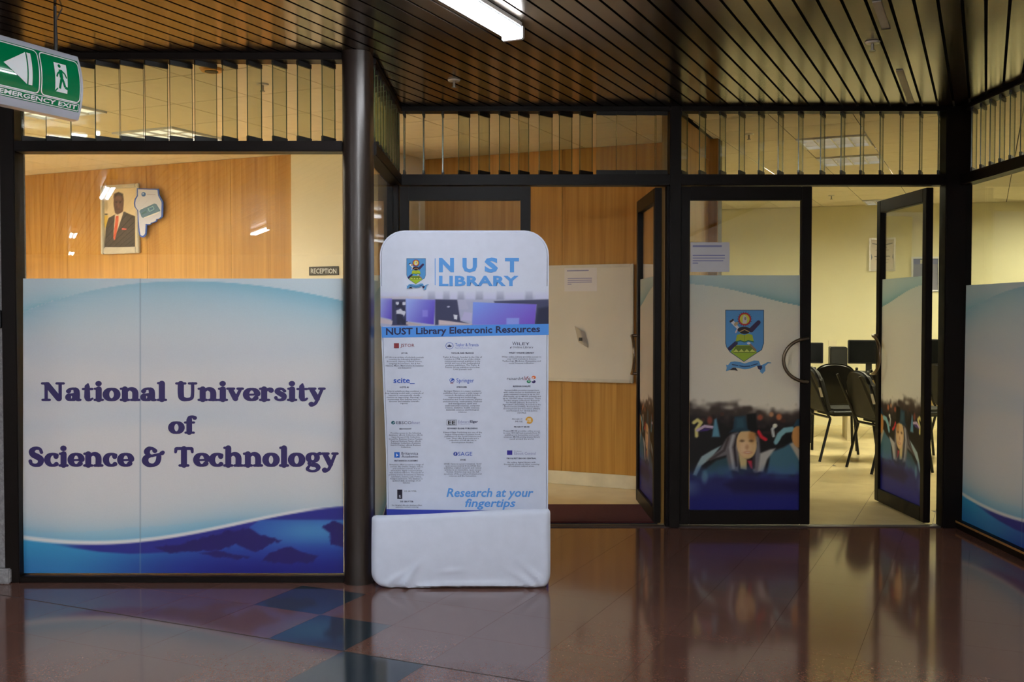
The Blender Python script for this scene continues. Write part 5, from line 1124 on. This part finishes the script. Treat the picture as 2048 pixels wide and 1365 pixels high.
# ================================================================== COMPUTER ROOM
def chair_proto(name, label, mat, rz, loc, mark=False):
    t = thing(name, label, 'chair', loc, rz, 'black chairs in the computer room')
    # seat: padded, front is +y
    MB().box(-.21, .21, -.19, .23, .40, .465).build('seat', mat, t, bevel=.028, seg=3)
    b = [(-.20, .43)] + [(-.215, .60), (-.20, .74)] + [(.17 * math.cos(R(180 - 18 * i)), .765 + .075 * math.sin(R(18 * i))) for i in range(0, 11)] + [(.20, .74), (.215, .60), (.20, .43)]
    mb = MB(); mb.prism(b, -.03, .03); sh = math.tan(R(15)); mb.v = [(x, y - .21 - (z - .43) * sh, z) for x, y, z in mb.v]
    bk = mb.build('backrest', mat, t, bevel=.02, seg=3)
    if mark:
        for s in (-1, 1): MB().add([(s * .2175, -.30 - .0, .575), (s * .2175, -.275, .575), (s * .2175, -.30, .66), (s * .2175, -.322, .66)], [(0, 1, 2, 3)]).build('side_tag', M['strip'], bk)
    for sx in (-1, 1):
        MB().tube([(sx * .19, .19, .41), (sx * .205, .245, .0)], .0125, 8).build('leg', M['black_metal'], t, smooth=True)
        MB().tube([(sx * .19, -.40, .80), (sx * .19, -.24, .45), (sx * .195, -.2, .38), (sx * .205, -.30, .0)], .0125, 8).build('leg', M['black_metal'], t, smooth=True)
    MB().tube([(-.19, .185, .395), (.19, .185, .395)], .011, 8).build('stretcher', M['black_metal'], t, smooth=True); MB().tube([(-.19, -.2, .39), (.19, -.2, .39)], .011, 8).build('stretcher', M['black_metal'], t, smooth=True)
    return t
zf = .004
def cpos(px, py): p = on_z(px, py, zf); return (p.x, p.y, zf)
chair_proto('black_chair', 'black padded chair behind the edge of the closed right door', M['black_fabric'], R(-84), (3.0, 9.28, zf), True)
chair_proto('black_chair', 'black padded chair nearest the open right door leaf', M['black_fabric'], R(-80), (3.19, 8.58, zf), True)
chair_proto('black_chair', 'black padded chair behind the one by the open door leaf', M['black_fabric'], R(-80), (3.70, 9.22, zf), True)
chair_proto('black_chair', 'shiny black chair with its round back turned to the doorway', M['black_vinyl'], R(-14), (3.16, 10.08, zf))
chair_proto('black_chair', 'black chair glimpsed in the gap right of the open leaf', M['black_fabric'], R(-80), (4.36, 9.78, zf), True)
# desk
PDK = Plane((2.5, 10.75), R(-13)); DZ = .70
dk = thing('computer_desk', 'long pale desk with dark edge under the monitors', 'desk', PDK.world(1.0, .3, zf), PDK.a)
MB().box(-1.5, 1.5, -.33, .33, DZ - .03 - zf, DZ - zf).build('worktop', M['desk'], dk, bevel=.004); MB().box(-1.5, 1.5, -.336, -.33, DZ - .06 - zf, DZ - .004 - zf).build('front_edge', M['black_plastic'], dk)
MB().box(-1.42, 1.42, .2, .22, .25, DZ - .03 - zf).build('modesty_panel', M['desk'], dk)
for sx in (-1.44, 0.0, 1.44): MB().box(sx - .02, sx + .02, -.28, .28, 0, DZ - .03 - zf).build('leg', M['desk'], dk)
def monitor(u, y, w, h, label, rz=0.0):
    t = plane_thing(PDK, 'computer_monitor', label, 'monitor', u=u, z=DZ, y=y, group='black computer monitors'); t.rotation_euler.z += rz
    MB().box(-w / 2, w / 2, -.02, .02, .09, .09 + h).build('casing', M['black_plastic'], t, bevel=.006); MB().box(-w / 2 + .012, w / 2 - .012, -.0215, -.0195, .105, .09 + h - .012).build('screen', M['screen'], t)
    MB().box(-.03, .03, .0, .03, .0, .14).build('neck', M['black_plastic'], t); MB().box(-.1, .1, -.07, .09, 0, .012).build('base', M['black_plastic'], t, bevel=.004)
def ud(px, py, y=0.28): return Plane(PDK.world(0, y, 0).xy, PDK.a).u(px, py)
monitor(ud(1738, 710), .28, .425, .25, 'wide black monitor on the desk seen through the right doorway')
monitor(ud(1611, 705), .28, .36, .22, 'black monitor cut by the edge of the closed right door')
monitor(ud(1888, 705), .28, .36, .26, 'black monitor hidden behind the right corner post')
t = plane_thing(PDK, 'computer_tower', 'dark grey computer tower between the two monitors', 'computer', u=ud(1674, 715), z=DZ, y=.22)
MB().box(-.085, .085, -.17, .12, 0.0, .27).build('case', M['black_plastic'], t, bevel=.008); MB().box(-.075, .075, -.173, -.17, .02, .25).build('front_panel', M['black_fabric'], t); MB().box(-.08, .0, .14, .17, .0, .33).build('side_card', M['desk'], t)
t = plane_thing(PDK, 'curved_arm', 'pale curved stand on the desk beside the open door leaf', 'stand', u=ud(1779, 705, -.05), z=DZ, y=-.05)
MB().tube([(.015, 0, .012), (.012, 0, .15), (.008, 0, .26), (-.004, 0, .33), (-.03, 0, .365), (-.05, 0, .35)], [.012, .011, .011, .012, .014, .01], 8).build('arm', M['aluminium'], t, smooth=True); MB().disc((.015, 0, .014), .05, .014, 16).build('base', M['aluminium'], t, smooth=True)
t = plane_thing(PDK, 'computer_mouse', 'small dark mouse on the desk in front of the wide monitor', 'mouse', u=ud(1735, 738, -.1), z=DZ, y=-.1)
MB().box(-.03, .03, -.05, .05, 0, .035).build('shell', M['black_plastic'], t, bevel=.014, seg=3); MB().box(-.003, .003, -.045, -.02, .03, .037).build('wheel', M['fitting'], t)
# framed notices on the rear wall
def notice(name, label, x0, x1, y0, y1, face, marks, frame):
    ua, ub = PBK.u(x0, (y0 + y1) / 2), PBK.u(x1, (y0 + y1) / 2); za, zb = PBK.z((x0 + x1) / 2, y1), PBK.z((x0 + x1) / 2, y0); c = (ua + ub) / 2; h = (ub - ua) / 2; H_ = zb - za; f = .022
    t = plane_thing(PBK, name, label, 'notice', u=c, z=za)
    for nm, a in (('frame_side', (-h, -h + f, 0, H_)), ('frame_side', (h - f, h, 0, H_)), ('frame_rail', (-h + f, h - f, 0, f)), ('frame_rail', (-h + f, h - f, H_ - f, H_))): MB().box(a[0], a[1], -.02, -.002, a[2], a[3]).build(nm, M[frame], t, bevel=.003)
    ik = Ink(); ik.poly([(-h + f, f), (h - f, f), (h - f, H_ - f), (-h + f, H_ - f)], face)
    for p, c_ in marks: ik.poly([((x * 2 - 1) * (h - f), f + (H_ - 2 * f) * z) for x, z in p], c_)
    ik.build('print', ident, M['print_flat'], t, -.006, .0003)
rc_ = lambda x0, x1, z0, z1: [(x0, z0), (x1, z0), (x1, z1), (x0, z1)]
notice('framed_certificate', 'white framed certificate on the rear wall above the wide monitor', 1738, 1791, 476, 543, (222, 214, 206), [([(.05, .9), (.5, .82), (.95, .9), (.95, .86), (.5, .79), (.05, .86)], (120, 120, 130)), (rc_(.45, .55, .88, .97), (110, 106, 110)), (rc_(.3, .7, .72, .75), (150, 146, 150)), (rc_(.2, .8, .64, .66), (160, 156, 160)), (rc_(.15, .85, .42, .46), (130, 126, 132)), (rc_(.2, .8, .32, .34), (168, 164, 166)), (rc_(.25, .75, .22, .24), (168, 164, 166)), (rc_(.3, .6, .1, .13), (140, 136, 140)), ([(0, .3), (.06, .4), (.02, .52), (0, .52)], (130, 140, 160)), ([(1, .3), (.94, .4), (.98, .52), (1, .52)], (130, 140, 160))], 'aluminium')
notice('framed_poster', 'grey blue poster on the rear wall seen through the open door leaf', 1822, 1880, 514, 584, (122, 124, 142), [(rc_(0, 1, .82, 1), (104, 110, 146)), (rc_(.28, .56, .84, .97), (200, 196, 176)), (rc_(.36, .48, .86, .95), (120, 120, 100))], 'fitting')
# small dark box on the plaster pier
t = plane_thing(PL, 'wall_box', 'small black box on the grey plaster at the left edge', 'box', u=PL.u(6, 640), z=PL.z(6, 656), y=-0.03)
MB().box(-.025, .016, -.03, 0, 0, .085).build('case', M['black_plastic'], t, bevel=.003); MB().box(-.02, .01, -.033, -.03, .02, .07).build('cover', M['joint'], t)
